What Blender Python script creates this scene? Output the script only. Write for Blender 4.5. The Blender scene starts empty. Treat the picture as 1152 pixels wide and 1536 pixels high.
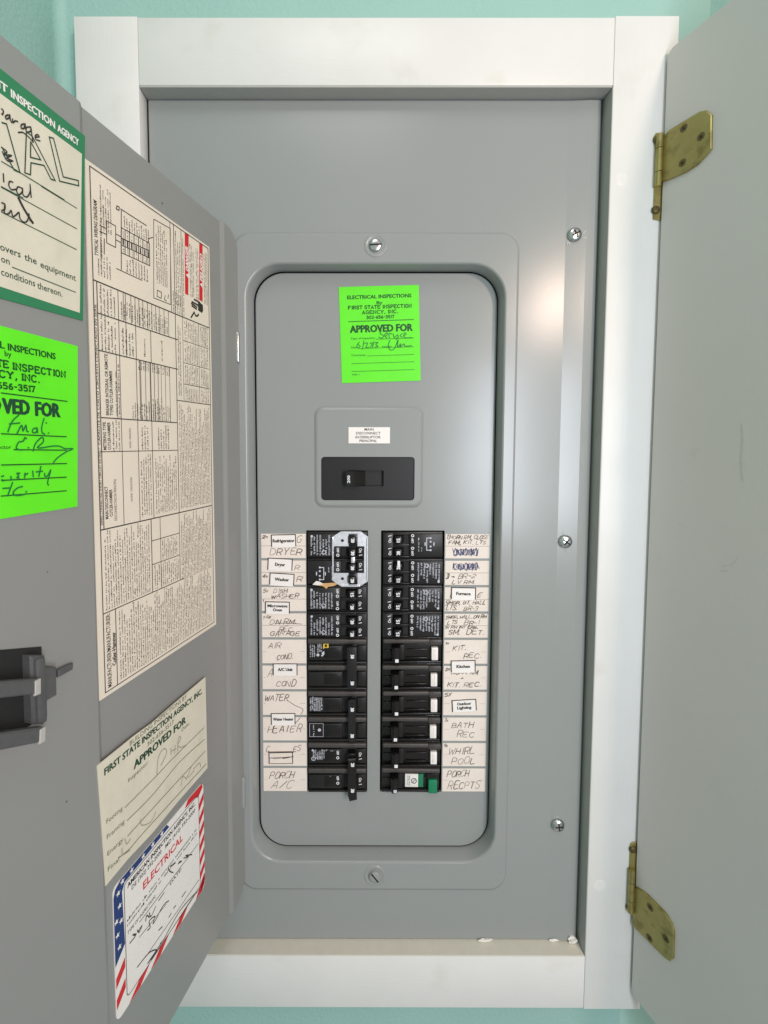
import bpy, bmesh, math, random
from math import sin, cos, pi, radians
from mathutils import Matrix, Vector

# ---------------------------------------------------------------- scene set-up
SC = bpy.context.scene
COL = SC.collection
U = 0.0204            # one working unit (about 4/5 inch) in metres; x right, y into the wall, z up

cam_data = bpy.data.cameras.new('camera')
cam = bpy.data.objects.new('camera', cam_data); COL.objects.link(cam)
cam_data.sensor_fit = 'HORIZONTAL'; cam_data.sensor_width = 36.0
cam_data.lens = 678.92 / 1152 * 36.0
cam_data.shift_x = (576 - 528.38) / 1152
cam_data.shift_y = -(768 - 703.4) / 1152
cam_data.clip_start = 0.01; cam_data.clip_end = 50
RX, RY, RZ = -0.0559, -0.0014, 0.0014
cam.matrix_world = (Matrix.Translation((0, -20 * U, 0)) @ Matrix.Rotation(-RY, 4, 'Z') @ Matrix.Rotation(RX, 4, 'X')
                    @ Matrix.Rotation(pi / 2, 4, 'X') @ Matrix.Rotation(RZ, 4, 'Z'))
SC.camera = cam

world = bpy.data.worlds.new('World'); SC.world = world; world.use_nodes = True
bg = world.node_tree.nodes['Background']
bg.inputs[0].default_value = (1.0, 0.945, 0.93, 1); bg.inputs[1].default_value = 0.44

def area(name, loc, target, sx, sy, power, color):
    l = bpy.data.lights.new(name, 'AREA'); l.shape = 'RECTANGLE'; l.size = sx * U; l.size_y = sy * U
    l.energy = power; l.color = color
    o = bpy.data.objects.new(name, l); COL.objects.link(o)
    o.location = Vector(loc) * U
    o.rotation_euler = (Vector(target) - Vector(loc)).to_track_quat('-Z', 'Y').to_euler()
    return o
area('window_light', (22.3, -50, -1), (2, 0, -4), 5.5, 25, 5.6, (0.86, 0.91, 1.0))
area('warm_wall_lamp', (32.5, -52, 22), (2, 0, 0), 1.2, 6, 5.0, (1.0, 0.76, 0.62))
area('ceiling_light', (-6, -45, 62), (0, 0, 0), 34, 30, 5.5, (1.0, 0.97, 0.93))

SC.view_settings.view_transform = 'Standard'; SC.view_settings.look = 'None'
SC.view_settings.exposure = 0.10; SC.view_settings.gamma = 1.0

# ---------------------------------------------------------------- materials
def lin(r, g, b):
    f = lambda c: (c / 255 / 12.92) if c / 255 <= 0.04045 else ((c / 255 + 0.055) / 1.055) ** 2.4
    return (f(r), f(g), f(b), 1)

def mat(name, col, rough=0.5, metal=0.0, var=0.06, scale=60, bump=0.0, bscale=900, spec=0.5, rvar=0.0, coat=0.0, stain=None, rnoise=None, stretch=None, bdist=0.0004):
    m = bpy.data.materials.new(name); m.use_nodes = True
    nt = m.node_tree; N = nt.nodes; L = nt.links; p = N['Principled BSDF']
    p.inputs['Roughness'].default_value = rough; p.inputs['Metallic'].default_value = metal
    p.inputs['Specular IOR Level'].default_value = spec
    p.inputs['Coat Weight'].default_value = coat
    tc = N.new('ShaderNodeTexCoord')
    n = N.new('ShaderNodeTexNoise'); n.inputs['Scale'].default_value = scale; n.inputs['Detail'].default_value = 5
    L.new(tc.outputs['Object'], n.inputs['Vector'])
    if rnoise:
        nr = N.new('ShaderNodeTexNoise'); nr.inputs['Scale'].default_value = rnoise[0]; nr.inputs['Detail'].default_value = 2
        L.new(tc.outputs['Object'], nr.inputs['Vector'])
        mr = N.new('ShaderNodeMapRange'); mr.clamp = False
        mr.inputs[3].default_value = spec - 3 * rnoise[1]; mr.inputs[4].default_value = spec + 3 * rnoise[1]
        L.new(nr.outputs['Fac'], mr.inputs[0]); L.new(mr.outputs[0], p.inputs['Specular IOR Level'])
    mx = N.new('ShaderNodeMix'); mx.data_type = 'RGBA'
    mx.inputs[6].default_value = [c * (1 - var) for c in col[:3]] + [1]
    mx.inputs[7].default_value = [min(1, c * (1 + var)) for c in col[:3]] + [1]
    L.new(n.outputs['Fac'], mx.inputs[0])
    out = mx.outputs[2]
    if stain:
        n3 = N.new('ShaderNodeTexNoise'); n3.inputs['Scale'].default_value = stain[1]; n3.inputs['Detail'].default_value = 8
        L.new(tc.outputs['Object'], n3.inputs['Vector'])
        rp = N.new('ShaderNodeValToRGB'); rp.color_ramp.elements[0].position = stain[2]; rp.color_ramp.elements[1].position = stain[2] + 0.12
        L.new(n3.outputs['Fac'], rp.inputs[0])
        m2 = N.new('ShaderNodeMix'); m2.data_type = 'RGBA'; m2.inputs[7].default_value = stain[0]
        sc_ = N.new('ShaderNodeMath'); sc_.operation = 'MULTIPLY'; sc_.inputs[1].default_value = stain[3]
        L.new(rp.outputs[0], sc_.inputs[0]); L.new(sc_.outputs[0], m2.inputs[0]); L.new(out, m2.inputs[6]); out = m2.outputs[2]
    L.new(out, p.inputs['Base Color'])
    if rvar:
        mr = N.new('ShaderNodeMapRange'); mr.inputs[3].default_value = rough - rvar; mr.inputs[4].default_value = rough + rvar
        L.new(n.outputs['Fac'], mr.inputs[0]); L.new(mr.outputs[0], p.inputs['Roughness'])
    if bump:
        n2 = N.new('ShaderNodeTexNoise'); n2.inputs['Scale'].default_value = bscale; n2.inputs['Detail'].default_value = 3
        src = tc.outputs['Object']
        if stretch:
            mp = N.new('ShaderNodeMapping'); mp.inputs['Scale'].default_value = stretch; L.new(src, mp.inputs['Vector']); src = mp.outputs[0]
        L.new(src, n2.inputs['Vector'])
        b = N.new('ShaderNodeBump'); b.inputs['Strength'].default_value = bump; b.inputs['Distance'].default_value = bdist
        L.new(n2.outputs['Fac'], b.inputs['Height']); L.new(b.outputs[0], p.inputs['Normal'])
    return m

M = {}
M['wall'] = mat('teal_wall_paint', (0.30, 0.505, 0.455, 1), 0.6, var=0.06, scale=14, bump=0.7, bscale=330, bdist=0.0008)
for nm, st in (('trim', (1, .06, 1)), ('trim_h', (.06, 1, 1))):
    M[nm] = mat('white_paint_' + nm, (0.715, 0.71, 0.69, 1), 0.40, var=0.05, scale=22, bump=0.25, bscale=520, stretch=st, rnoise=(20, 0.08), stain=((0.60, 0.58, 0.50, 1), 18, 0.60, 0.45))
M['scuff'] = mat('scuffed_paint', (0.55, 0.52, 0.49, 1), 0.6, var=0.2, scale=200)
M['scratch'] = mat('bare_metal_scratch', (0.50, 0.50, 0.48, 1), 0.4, 0.3)
M['sill'] = mat('cream_primer', (0.66, 0.63, 0.54, 1), 0.6, var=0.08, scale=80, bump=0.3)
M['reveal'] = mat('grey_reveal', (0.40, 0.40, 0.375, 1), 0.5, var=0.08, scale=60, bump=0.3)  # top and right lining strips, greyer than the white boards
M['steel'] = mat('grey_enamel', (0.285, 0.302, 0.296, 1), 0.25, var=0.035, scale=9, bump=0.05, bscale=420, spec=0.42, rnoise=(7, 0.06), stain=((0.36, 0.37, 0.36, 1), 160, 0.70, 0.35))
M['doorsteel'] = mat('grey_enamel_door', (0.258, 0.260, 0.250, 1), 0.32, var=0.06, scale=7, bump=0.10, bscale=420, rnoise=(9, 0.08), stain=((0.34, 0.34, 0.32, 1), 130, 0.70, 0.4))
M['wooddoor'] = mat('grey_green_door_paint', (0.62, 0.578, 0.55, 1), 0.42, var=0.05, scale=6, bump=0.25, bscale=300, rnoise=(8, 0.08), stain=((0.50, 0.49, 0.45, 1), 40, 0.64, 0.35))
M['black'] = mat('black_breaker_plastic', (0.006, 0.0055, 0.005, 1), 0.27, spec=0.42, var=0.25, scale=300, bump=0.25, bscale=1500)
M['black2'] = mat('dusty_black_plastic', (0.012, 0.011, 0.0105, 1), 0.38, spec=0.42, var=0.3, scale=500, bump=0.3, bscale=1500)
M['charcoal'] = mat('charcoal_plastic', (0.014, 0.013, 0.014, 1), 0.42, spec=0.34, var=0.15, scale=400, bump=0.2, bscale=1500)
M['shoulder'] = mat('pale_charcoal_plastic', (0.055, 0.050, 0.047, 1), 0.42, var=0.35, scale=300, bump=0.4, bscale=1200)  # breaker shoulders, a lighter tone than the bodies
M['pit'] = mat('unlit_cavity', (0.012, 0.012, 0.012, 1), 0.8)
M['latch'] = mat('latch_grey_plastic', (0.085, 0.085, 0.087, 1), 0.5, var=0.2, scale=300, bump=0.2)
M['latch_worn'] = mat('latch_worn_edge', (0.42, 0.41, 0.38, 1), 0.5, var=0.1, scale=300)
M['zinc'] = mat('bright_zinc', (0.88, 0.89, 0.93, 1), 0.36, 1.0, var=0.08, scale=400, bump=0.15, rvar=0.08)
M['screw'] = mat('nickel_screw', (0.55, 0.57, 0.56, 1), 0.26, 1.0, var=0.1, scale=600)
M['brass'] = mat('aged_brass', (0.38, 0.32, 0.12, 1), 0.40, 0.75, var=0.18, scale=120, bump=0.35, bscale=700, rvar=0.1, stain=((0.20, 0.15, 0.05, 1), 90, 0.52, 0.6))
M['brassdark'] = mat('tarnished_brass_screw', (0.12, 0.09, 0.035, 1), 0.5, 0.7, var=0.2, scale=600)
M['neon'] = mat('fluorescent_green_paper', (0.115, 0.80, 0.010, 1), 0.55, var=0.09, scale=50, bump=0.5, bscale=45, bdist=0.0015)
M['greenink'] = mat('dark_green_print', (0.002, 0.075, 0.008, 1), 0.6)
M['pen_green'] = mat('pen_on_green', (0.005, 0.16, 0.03, 1), 0.6)
M['cream'] = mat('cream_label_paper', (0.75, 0.67, 0.56, 1), 0.5, var=0.05, scale=40, bump=0.35, bscale=30, bdist=0.0012, stain=((0.62, 0.53, 0.40, 1), 30, 0.62, 0.4))
M['card'] = mat('cream_directory_card', (0.80, 0.715, 0.64, 1), 0.6, var=0.08, scale=60, bump=0.3, bscale=90, bdist=0.001)
M['beige'] = mat('beige_sticker_paper', (0.66, 0.62, 0.50, 1), 0.55, var=0.08, scale=40, bump=0.8, bscale=38, bdist=0.002)
M['white'] = mat('white_paper', (0.78, 0.76, 0.72, 1), 0.55, var=0.03, scale=60)
M['pinkwhite'] = mat('white_label_stock', (0.86, 0.82, 0.79, 1), 0.5, var=0.05, scale=60, bump=0.3, bscale=120, bdist=0.001)
M['ink'] = mat('black_print', (0.022, 0.020, 0.018, 1), 0.6)
M['greyink'] = mat('grey_print', (0.035, 0.03, 0.028, 1), 0.6)
M['pencil'] = mat('brown_pen', (0.11, 0.085, 0.07, 1), 0.6, var=0.3, scale=300)
M['faintpen'] = mat('faint_pen', (0.32, 0.30, 0.23, 1), 0.6, var=0.2, scale=300)
M['bluepen'] = mat('blue_pen', (0.03, 0.04, 0.16, 1), 0.6, var=0.3, scale=300)
M['forest'] = mat('forest_green_border', (0.025, 0.20, 0.085, 1), 0.55)
M['forestink'] = mat('forest_green_print', (0.006, 0.055, 0.022, 1), 0.6)
M['red'] = mat('red_print', (0.60, 0.012, 0.018, 1), 0.55)
M['navy'] = mat('navy_print', (0.010, 0.035, 0.16, 1), 0.55)
M['bprint'] = mat('pale_breaker_print', (0.55, 0.56, 0.62, 1), 0.6)
M['wprint'] = mat('white_breaker_print', (0.82, 0.82, 0.86, 1), 0.6)
M['greenbtn'] = mat('green_button', (0.004, 0.20, 0.09, 1), 0.4)
M['yellow'] = mat('yellow_print', (0.72, 0.50, 0.06, 1), 0.6)
M['tan'] = mat('torn_tan_paper', (0.60, 0.36, 0.16, 1), 0.7, var=0.15, scale=300)
M['plaster'] = mat('white_plaster_chip', (0.80, 0.77, 0.72, 1), 0.8, bump=0.6, bscale=500)

# ---------------------------------------------------------------- helpers
def frame(o, u, v):
    u = Vector(u).normalized(); v = Vector(v).normalized(); n = u.cross(v)
    m = Matrix.Identity(4)
    for i in range(3):
        m[i][0], m[i][1], m[i][2], m[i][3] = u[i], v[i], n[i], o[i] * U
    return m
FRONT = lambda x, y, z: frame((x, y, z), (1, 0, 0), (0, 0, 1))      # u = right, v = up, n = towards the viewer

def mesh_obj(name, bm, m, parent=None, mw=None, smooth=35, flatz=False):
    me = bpy.data.meshes.new(name)
    for v in bm.verts: v.co *= U
    bm.to_mesh(me); bm.free()
    me.materials.append(M[m] if isinstance(m, str) else m)
    if smooth:
        for p in me.polygons: p.use_smooth = True
        me.set_sharp_from_angle(angle=radians(smooth))
        if flatz:
            for p in me.polygons:
                if abs(p.normal.z) > 0.9955: p.use_smooth = False
    o = bpy.data.objects.new(name, me); COL.objects.link(o)
    if parent: o.parent = parent
    if mw is not None: o.matrix_world = mw
    return o

def tag(o, label=None, cat=None, group=None, kind=None):
    if label: o['label'] = label
    if cat: o['category'] = cat
    if group: o['group'] = group
    if kind: o['kind'] = kind
    return o

def thing(name, mw, label, cat, group=None):
    o = bpy.data.objects.new(name, None); COL.objects.link(o); o.matrix_world = mw
    o.empty_display_size = 0.02
    return tag(o, label, cat, group)

def B(): return bmesh.new()

def box(bm, x0, x1, y0, y1, z0, z1, bev=0.0, seg=2, mx=None):
    g = bmesh.ops.create_cube(bm, size=1.0)
    vs = g['verts']
    for v in vs:
        v.co = Vector((x0 + (v.co.x + .5) * (x1 - x0), y0 + (v.co.y + .5) * (y1 - y0), z0 + (v.co.z + .5) * (z1 - z0)))
    if bev:
        es = list({e for v in vs for e in v.link_edges})
        r = bmesh.ops.bevel(bm, geom=es, offset=bev, segments=seg, affect='EDGES', profile=0.5)
        vs = list({v for f in r['faces'] for v in f.verts} | {v for v in vs if v.is_valid})
    if mx is not None: bmesh.ops.transform(bm, matrix=mx, verts=[v for v in vs if v.is_valid])
    return bm

def cyl(bm, c, r, h0, h1, seg=24, r2=None, bev=0):
    # axis along local z (out of the surface)
    r2 = r if r2 is None else r2
    a = [bm.verts.new((c[0] + r * cos(2 * pi * i / seg), c[1] + r * sin(2 * pi * i / seg), h0)) for i in range(seg)]
    b = [bm.verts.new((c[0] + r2 * cos(2 * pi * i / seg), c[1] + r2 * sin(2 * pi * i / seg), h1)) for i in range(seg)]
    for i in range(seg): bm.faces.new((a[i], a[(i + 1) % seg], b[(i + 1) % seg], b[i]))
    bm.faces.new(b); bm.faces.new(a[::-1])

def dome(bm, c, prof, seg=24):
    rings = []
    for r, h in prof:
        rings.append([bm.verts.new((c[0] + r * cos(2 * pi * i / seg), c[1] + r * sin(2 * pi * i / seg), h)) for i in range(seg)])
    for a, b in zip(rings, rings[1:]):
        for i in range(seg): bm.faces.new((a[i], a[(i + 1) % seg], b[(i + 1) % seg], b[i]))
    bm.faces.new(rings[-1])

def prism(bm, pts, n0, n1, bev=0.0):
    area2 = sum(pts[i][0] * pts[(i + 1) % len(pts)][1] - pts[(i + 1) % len(pts)][0] * pts[i][1] for i in range(len(pts)))
    if area2 < 0: pts = pts[::-1]
    a = [bm.verts.new((x, y, n0)) for x, y in pts]
    if bev:
        k = len(pts); b0 = [bm.verts.new((x, y, n1 - bev)) for x, y in pts]
        cx = []
        for i in range(k):
            p, q, r = Vector(pts[i - 1]), Vector(pts[i]), Vector(pts[(i + 1) % k])
            d1 = (q - p).normalized(); d2 = (r - q).normalized()
            nn = Vector((-(d1.y + d2.y), d1.x + d2.x)); nn.normalize()
            s = bev / max(.4, nn.dot(Vector((-d1.y, d1.x))))
            cx.append(q + nn * s)
        b1 = [bm.verts.new((c.x, c.y, n1)) for c in cx]
        for A_, B_ in ((a, b0), (b0, b1)):
            for i in range(k): bm.faces.new((A_[i], A_[(i + 1) % k], B_[(i + 1) % k], B_[i]))
        bm.faces.new(b1)
    else:
        b1 = [bm.verts.new((x, y, n1)) for x, y in pts]
        for i in range(len(pts)): bm.faces.new((a[i], a[(i + 1) % len(pts)], b1[(i + 1) % len(pts)], b1[i]))
        bm.faces.new(b1)
    bm.faces.new(a[::-1])
    return bm

def rrect(x0, x1, y0, y1, r, k=10):
    pts = []
    for cx, cy, a0 in ((x1 - r, y0 + r, -pi / 2), (x1 - r, y1 - r, 0), (x0 + r, y1 - r, pi / 2), (x0 + r, y0 + r, pi)):
        for i in range(k + 1):
            a = a0 + pi / 2 * i / k
            pts.append((cx + r * cos(a), cy + r * sin(a)))
    return pts

def flat_holes(bm, loops, z):
    # one flat face region: first loop is the outline, the others are holes; n = +z
    es = []; vl = []
    for lp in loops:
        vs = [bm.verts.new((x, y, z)) for x, y in lp]; vl.append(vs)
        for i in range(len(vs)): es.append(bm.edges.new((vs[i], vs[(i + 1) % len(vs)])))
    r = bmesh.ops.triangle_fill(bm, edges=es, use_beauty=True, normal=(0, 0, 1))
    fs = [f for f in r['geom'] if isinstance(f, bmesh.types.BMFace)]
    for f in fs:
        if f.normal.z < 0: f.normal_flip()
    return vl

def loft(bm, r0, r1):
    k = len(r0)
    for i in range(k): bm.faces.new((r0[i], r1[i], r1[(i + 1) % k], r0[(i + 1) % k]))

def ringv(bm, pts, z): return [bm.verts.new((x, y, z)) for x, y in pts]

# ---------------------------------------------------------------- writing
_layer = [0]
def ribbon(bm, pts, w, n=0.012, smooth=False):
    P = [Vector((p[0], p[1])) for p in pts]
    if smooth and len(P) > 2:
        Q = []
        for i in range(len(P) - 1):
            p0 = P[max(i - 1, 0)]; p1 = P[i]; p2 = P[i + 1]; p3 = P[min(i + 2, len(P) - 1)]
            for k in range(4):
                t = k / 4
                Q.append(0.5 * ((2 * p1) + (p2 - p0) * t + (2 * p0 - 5 * p1 + 4 * p2 - p3) * t * t + (3 * p1 - p0 - 3 * p2 + p3) * t ** 3))
        Q.append(P[-1]); P = Q
    P = [p for i, p in enumerate(P) if i == 0 or (p - P[i - 1]).length > 1e-4]
    if len(P) < 2: return
    _layer[0] = (_layer[0] + 1) % 9
    z = n + _layer[0] * 0.0011
    prev = None
    for i, p in enumerate(P):
        d1 = (P[i] - P[i - 1]).normalized() if i else (P[1] - P[0]).normalized()
        d2 = (P[i + 1] - P[i]).normalized() if i < len(P) - 1 else d1
        d = d1 + d2
        d = d.normalized() if d.length > 1e-3 else d1
        nn = Vector((-d.y, d.x)) * (w / 2) / max(.55, abs(d.dot(d1)))
        q = p.copy()
        if i == 0: q -= d1 * w * .3
        if i == len(P) - 1: q += d1 * w * .3
        zz = z + i * 0.00004
        cur = (bm.verts.new((q.x + nn.x, q.y + nn.y, zz)), bm.verts.new((q.x - nn.x, q.y - nn.y, zz)))
        if prev: bm.faces.new((prev[0], prev[1], cur[1], cur[0]))
        prev = cur

GL = '''A:0,0 3,10 6,0|1.2,3.5 4.8,3.5
B:0,0 0,10 4,10 5.5,8.8 5.5,6.5 4,5.3 0,5.3|4,5.3 6,4 6,1.3 4.3,0 0,0
C:6,8.5 4.5,10 2,10 0,7.5 0,2.5 2,0 4.5,0 6,1.5
D:0,0 0,10 3.5,10 6,7.5 6,2.5 3.5,0 0,0
E:6,10 0,10 0,0 6,0|0,5.2 4.5,5.2
F:6,10 0,10 0,0|0,5.2 4.5,5.2
G:6,8.5 4.5,10 2,10 0,7.5 0,2.5 2,0 4.5,0 6,1.5 6,4.5 3.8,4.5
H:0,0 0,10|6,0 6,10|0,5 6,5
I:1.5,0 1.5,10
K:0,0 0,10|6,10 0,4.5|1.5,5.8 6,0
L:0,10 0,0 5.5,0
M:0,0 0,10 3.5,3 7,10 7,0
N:0,0 0,10 6,0 6,10
O:2,0 0,2.5 0,7.5 2,10 4,10 6,7.5 6,2.5 4,0 2,0
P:0,0 0,10 4.2,10 6,8.6 6,6 4.2,4.7 0,4.7
R:0,0 0,10 4.2,10 6,8.6 6,6 4.2,4.7 0,4.7|2.8,4.7 6,0
S:5.8,8.6 4.2,10 1.8,10 0.2,8.4 0.6,6.2 5.2,4.2 5.8,2 4.2,0 1.6,0 0,1.6
T:0,10 6,10|3,10 3,0
U:0,10 0,2.5 2,0 4,0 6,2.5 6,10
V:0,10 3,0 6,10
W:0,10 2,0 4,7 6,0 8,10
X:0,0 6,10|0,10 6,0
Y:0,10 3,5 6,10|3,5 3,0
0:2,0 0,2.5 0,7.5 2,10 4,10 6,7.5 6,2.5 4,0 2,0
1:1.5,0 1.5,10 0,8
2:0,8 2,10 4,10 6,8 6,6.5 0,0 6,0
3:0,8.6 2,10 4.5,10 5.6,8 4.5,5.4 2.5,5.2|4.5,5.4 6,3.4 5.5,1 4,0 1.5,0 0,1.5
4:4.5,0 4.5,10 0,3 6,3
5:5.6,10 0.6,10 0.3,5.6 3.5,6.2 5.8,4.4 5.6,1.2 3.6,0 0.2,0.6
6:5,9.5 2,8.4 0.2,4 0.6,1 3,0 5.6,1 5.6,4 3,5.4 0.6,4
7:0,10 6,10 2.4,0
9:5.6,5.6 3,4.6 0.5,6 0.6,9 3,10 5.4,9 5.6,5.6 4.6,0
,:1.2,1 0.4,-2
.:0.5,0 1.2,0.5
-:0.5,5 4,5
/:0,-1 5,11
(:2,11 0.5,7.5 0.5,2.5 2,-1
):0.5,11 2,7.5 2,2.5 0.5,-1
+:3,1.5 3,8.5|0,5 6,5
r:0,0 0,6|0,4 2,6 3.6,5.6
m:0,0 0,6|0,4.6 1.6,6 2.8,5 2.8,0|2.8,4.6 4.6,6 5.8,5 5.8,0
n:0,0 0,6|0,4.4 2,6 3.8,5 3.8,0
d:4.4,10 4.4,0|4.4,1.5 2.4,0 0.2,1.5 0.2,4.4 2.4,6 4.4,4.4
o:2,0 0,1.6 0,4.4 2,6 4,4.4 4,1.6 2,0
i:1,0 1,6
x:0,0 4,6|0,6 4,0
b:0,10 0,0 2.6,0 4.2,1.6 4.2,4.4 2.6,6 0,5
y:0,6 2.2,0.6|4.4,6 1.4,-3 0,-3'''
GLY = {}
for ln in GL.splitlines():
    GLY[ln[0]] = [[tuple(float(c) for c in p.split(',')) for p in s.split()] for s in ln[2:].split('|')]

def glyph_text(bm, s, x0, x1, base, cap, w, n=0.012, slab=False, slant=0.0, jit=0.0, smooth=False, seed=1, rise=0.0):
    rnd = random.Random(seed)
    adv = []; x = 0.0
    for ch in s:
        if ch == ' ': x += 4.5; continue
        g = GLY[ch]; wd = max(p[0] for st in g for p in st)
        adv.append((ch, x)); x += wd + (3.2 if slab else 2.3)
    tot = x - (3.2 if slab else 2.3)
    sx = (x1 - x0) / tot; sy = cap / 10
    for ch, gx in adv:
        jx, jy = rnd.uniform(-1, 1) * jit * 5, rnd.uniform(-1, 1) * jit * 8; js = 1 + rnd.uniform(-1, 1) * jit * 1.5
        for st in GLY[ch]:
            pts = []
            for px, py in st:
                qx = gx + px + jx + rnd.uniform(-1, 1) * jit * 3; qy = (py * js + jy + rnd.uniform(-1, 1) * jit * 3)
                X = x0 + qx * sx + qy * sy * slant; Y = base + qy * sy + (qx / tot) * rise
                pts.append((X, Y))
            ribbon(bm, pts, w * (1 + rnd.uniform(-3.2, 2.6) * jit), n, smooth)
            if slab:
                for (px, py) in (st[0], st[-1]):
                    if py in (0, 10) and ch not in 'CGOS0356,.-':
                        X = x0 + (gx + px) * sx; Y = base + py * sy + (w * .35 if py == 0 else -w * .35)
                        ribbon(bm, [(X - 1.3 * sx, Y), (X + 1.3 * sx, Y)], w * .7, n)

_fc = {}
def _font_geo(s, bold):
    key = (s, bold)
    if key in _fc: return _fc[key]
    cu = bpy.data.curves.new('t', 'FONT'); cu.body = s; cu.size = 1.0; cu.offset = bold; cu.resolution_u = 2
    o = bpy.data.objects.new('t', cu); COL.objects.link(o)
    dg = bpy.context.evaluated_depsgraph_get()
    me = bpy.data.meshes.new_from_object(o.evaluated_get(dg))
    vs = [(v.co.x, v.co.y) for v in me.vertices]; fs = [tuple(p.vertices) for p in me.polygons]
    bpy.data.objects.remove(o); bpy.data.curves.remove(cu); bpy.data.meshes.remove(me)
    _fc[key] = (vs, fs); return _fc[key]

def text(bm, s, x0, x1, base, cap, n=0.012, bold=0.0, slant=0.0, rise=0.0, rot=0, org=(0, 0)):
    if bold > 0.021:
        d = (bold - 0.01) * (cap / 0.70) * .8
        for k, (ox, oy) in enumerate(((-d, 0), (d, 0), (0, d * .6))):
            text(bm, s, x0 + ox, (x1 + ox) if x1 is not None else None, base + oy, cap, n + k * .0012, 0.018, slant, rise)
        return
    vs, fs = _font_geo(s, bold)
    if not vs: return
    a = min(v[0] for v in vs); b = max(v[0] for v in vs)
    if x1 is None: sx = cap / 0.70; x1 = x0 + (b - a) * sx
    sx = (x1 - x0) / (b - a); sy = cap / 0.70
    nv = []
    for vx, vy in vs:
        X = x0 + (vx - a) * sx + vy * sy * slant; Y = base + vy * sy + (vx - a) / (b - a) * rise
        if rot:
            c, s_ = cos(rot), sin(rot); X, Y = org[0] + c * (X - org[0]) - s_ * (Y - org[1]), org[1] + s_ * (X - org[0]) + c * (Y - org[1])
        nv.append(bm.verts.new((X, Y, n)))
    for f in fs:
        try:
            q = bm.faces.new([nv[i] for i in f])
            q.normal_update()
            if q.normal.z < 0: q.normal_flip()
        except ValueError: pass

def quad(bm, x0, x1, y0, y1, n=0.012):
    vs = [bm.verts.new(p) for p in ((x0, y0, n), (x1, y0, n), (x1, y1, n), (x0, y1, n))]
    bm.faces.new(vs)

def poly(bm, pts, n=0.012):
    f = bm.faces.new([bm.verts.new((x, y, n)) for x, y in pts]); f.normal_update()
    if f.normal.z < 0: f.normal_flip()

def micro(bm, u0, u1, v0, v1, pitch, seed, n=0.012, ragged=0.4, cw=0.052, hgt=0.55, vert=False, spaces=0.16):
    # rows of tiny print too small to read: short letter-like ticks in word groups
    rnd = random.Random(seed)
    v = v1 - pitch
    while v >= v0 - 1e-6:
        end = u1 - rnd.random() ** 2 * (u1 - u0) * ragged
        u = u0
        while u < end:
            if rnd.random() < spaces: u += cw * .9; continue
            h = pitch * hgt * rnd.choice((.7, .7, 1.0)); 
            k = rnd.random()
            a = (u, u + cw * .26); 
            def Q(x0_, x1_, y0_, y1_):
                if vert: quad(bm, y0_, y1_, x0_, x1_, n)
                else: quad(bm, x0_, x1_, y0_, y1_, n)
            Q(a[0], a[1], v, v + h)
            if k < .6: Q(a[1], u + cw * .72, v + h * rnd.choice((0, .42, .78)), v + h * rnd.choice((.22, .62, 1.0)) + h * .02)
            if k > .4: Q(u + cw * .5, u + cw * .76, v, v + h * .8)
            u += cw
        v -= pitch

def rect_lines(bm, x0, x1, y0, y1, w, n=0.012):
    for p in (((x0, y0), (x1, y0)), ((x1, y0), (x1, y1)), ((x1, y1), (x0, y1)), ((x0, y1), (x0, y0))):
        ribbon(bm, p, w, n)

def paper(name, pts, m, parent=None, mw=None, th=0.008, curl=0.0):
    bm = B(); prism(bm, pts, -0.02, th)
    return mesh_obj(name, bm, m, parent, mw, smooth=0)

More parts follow.
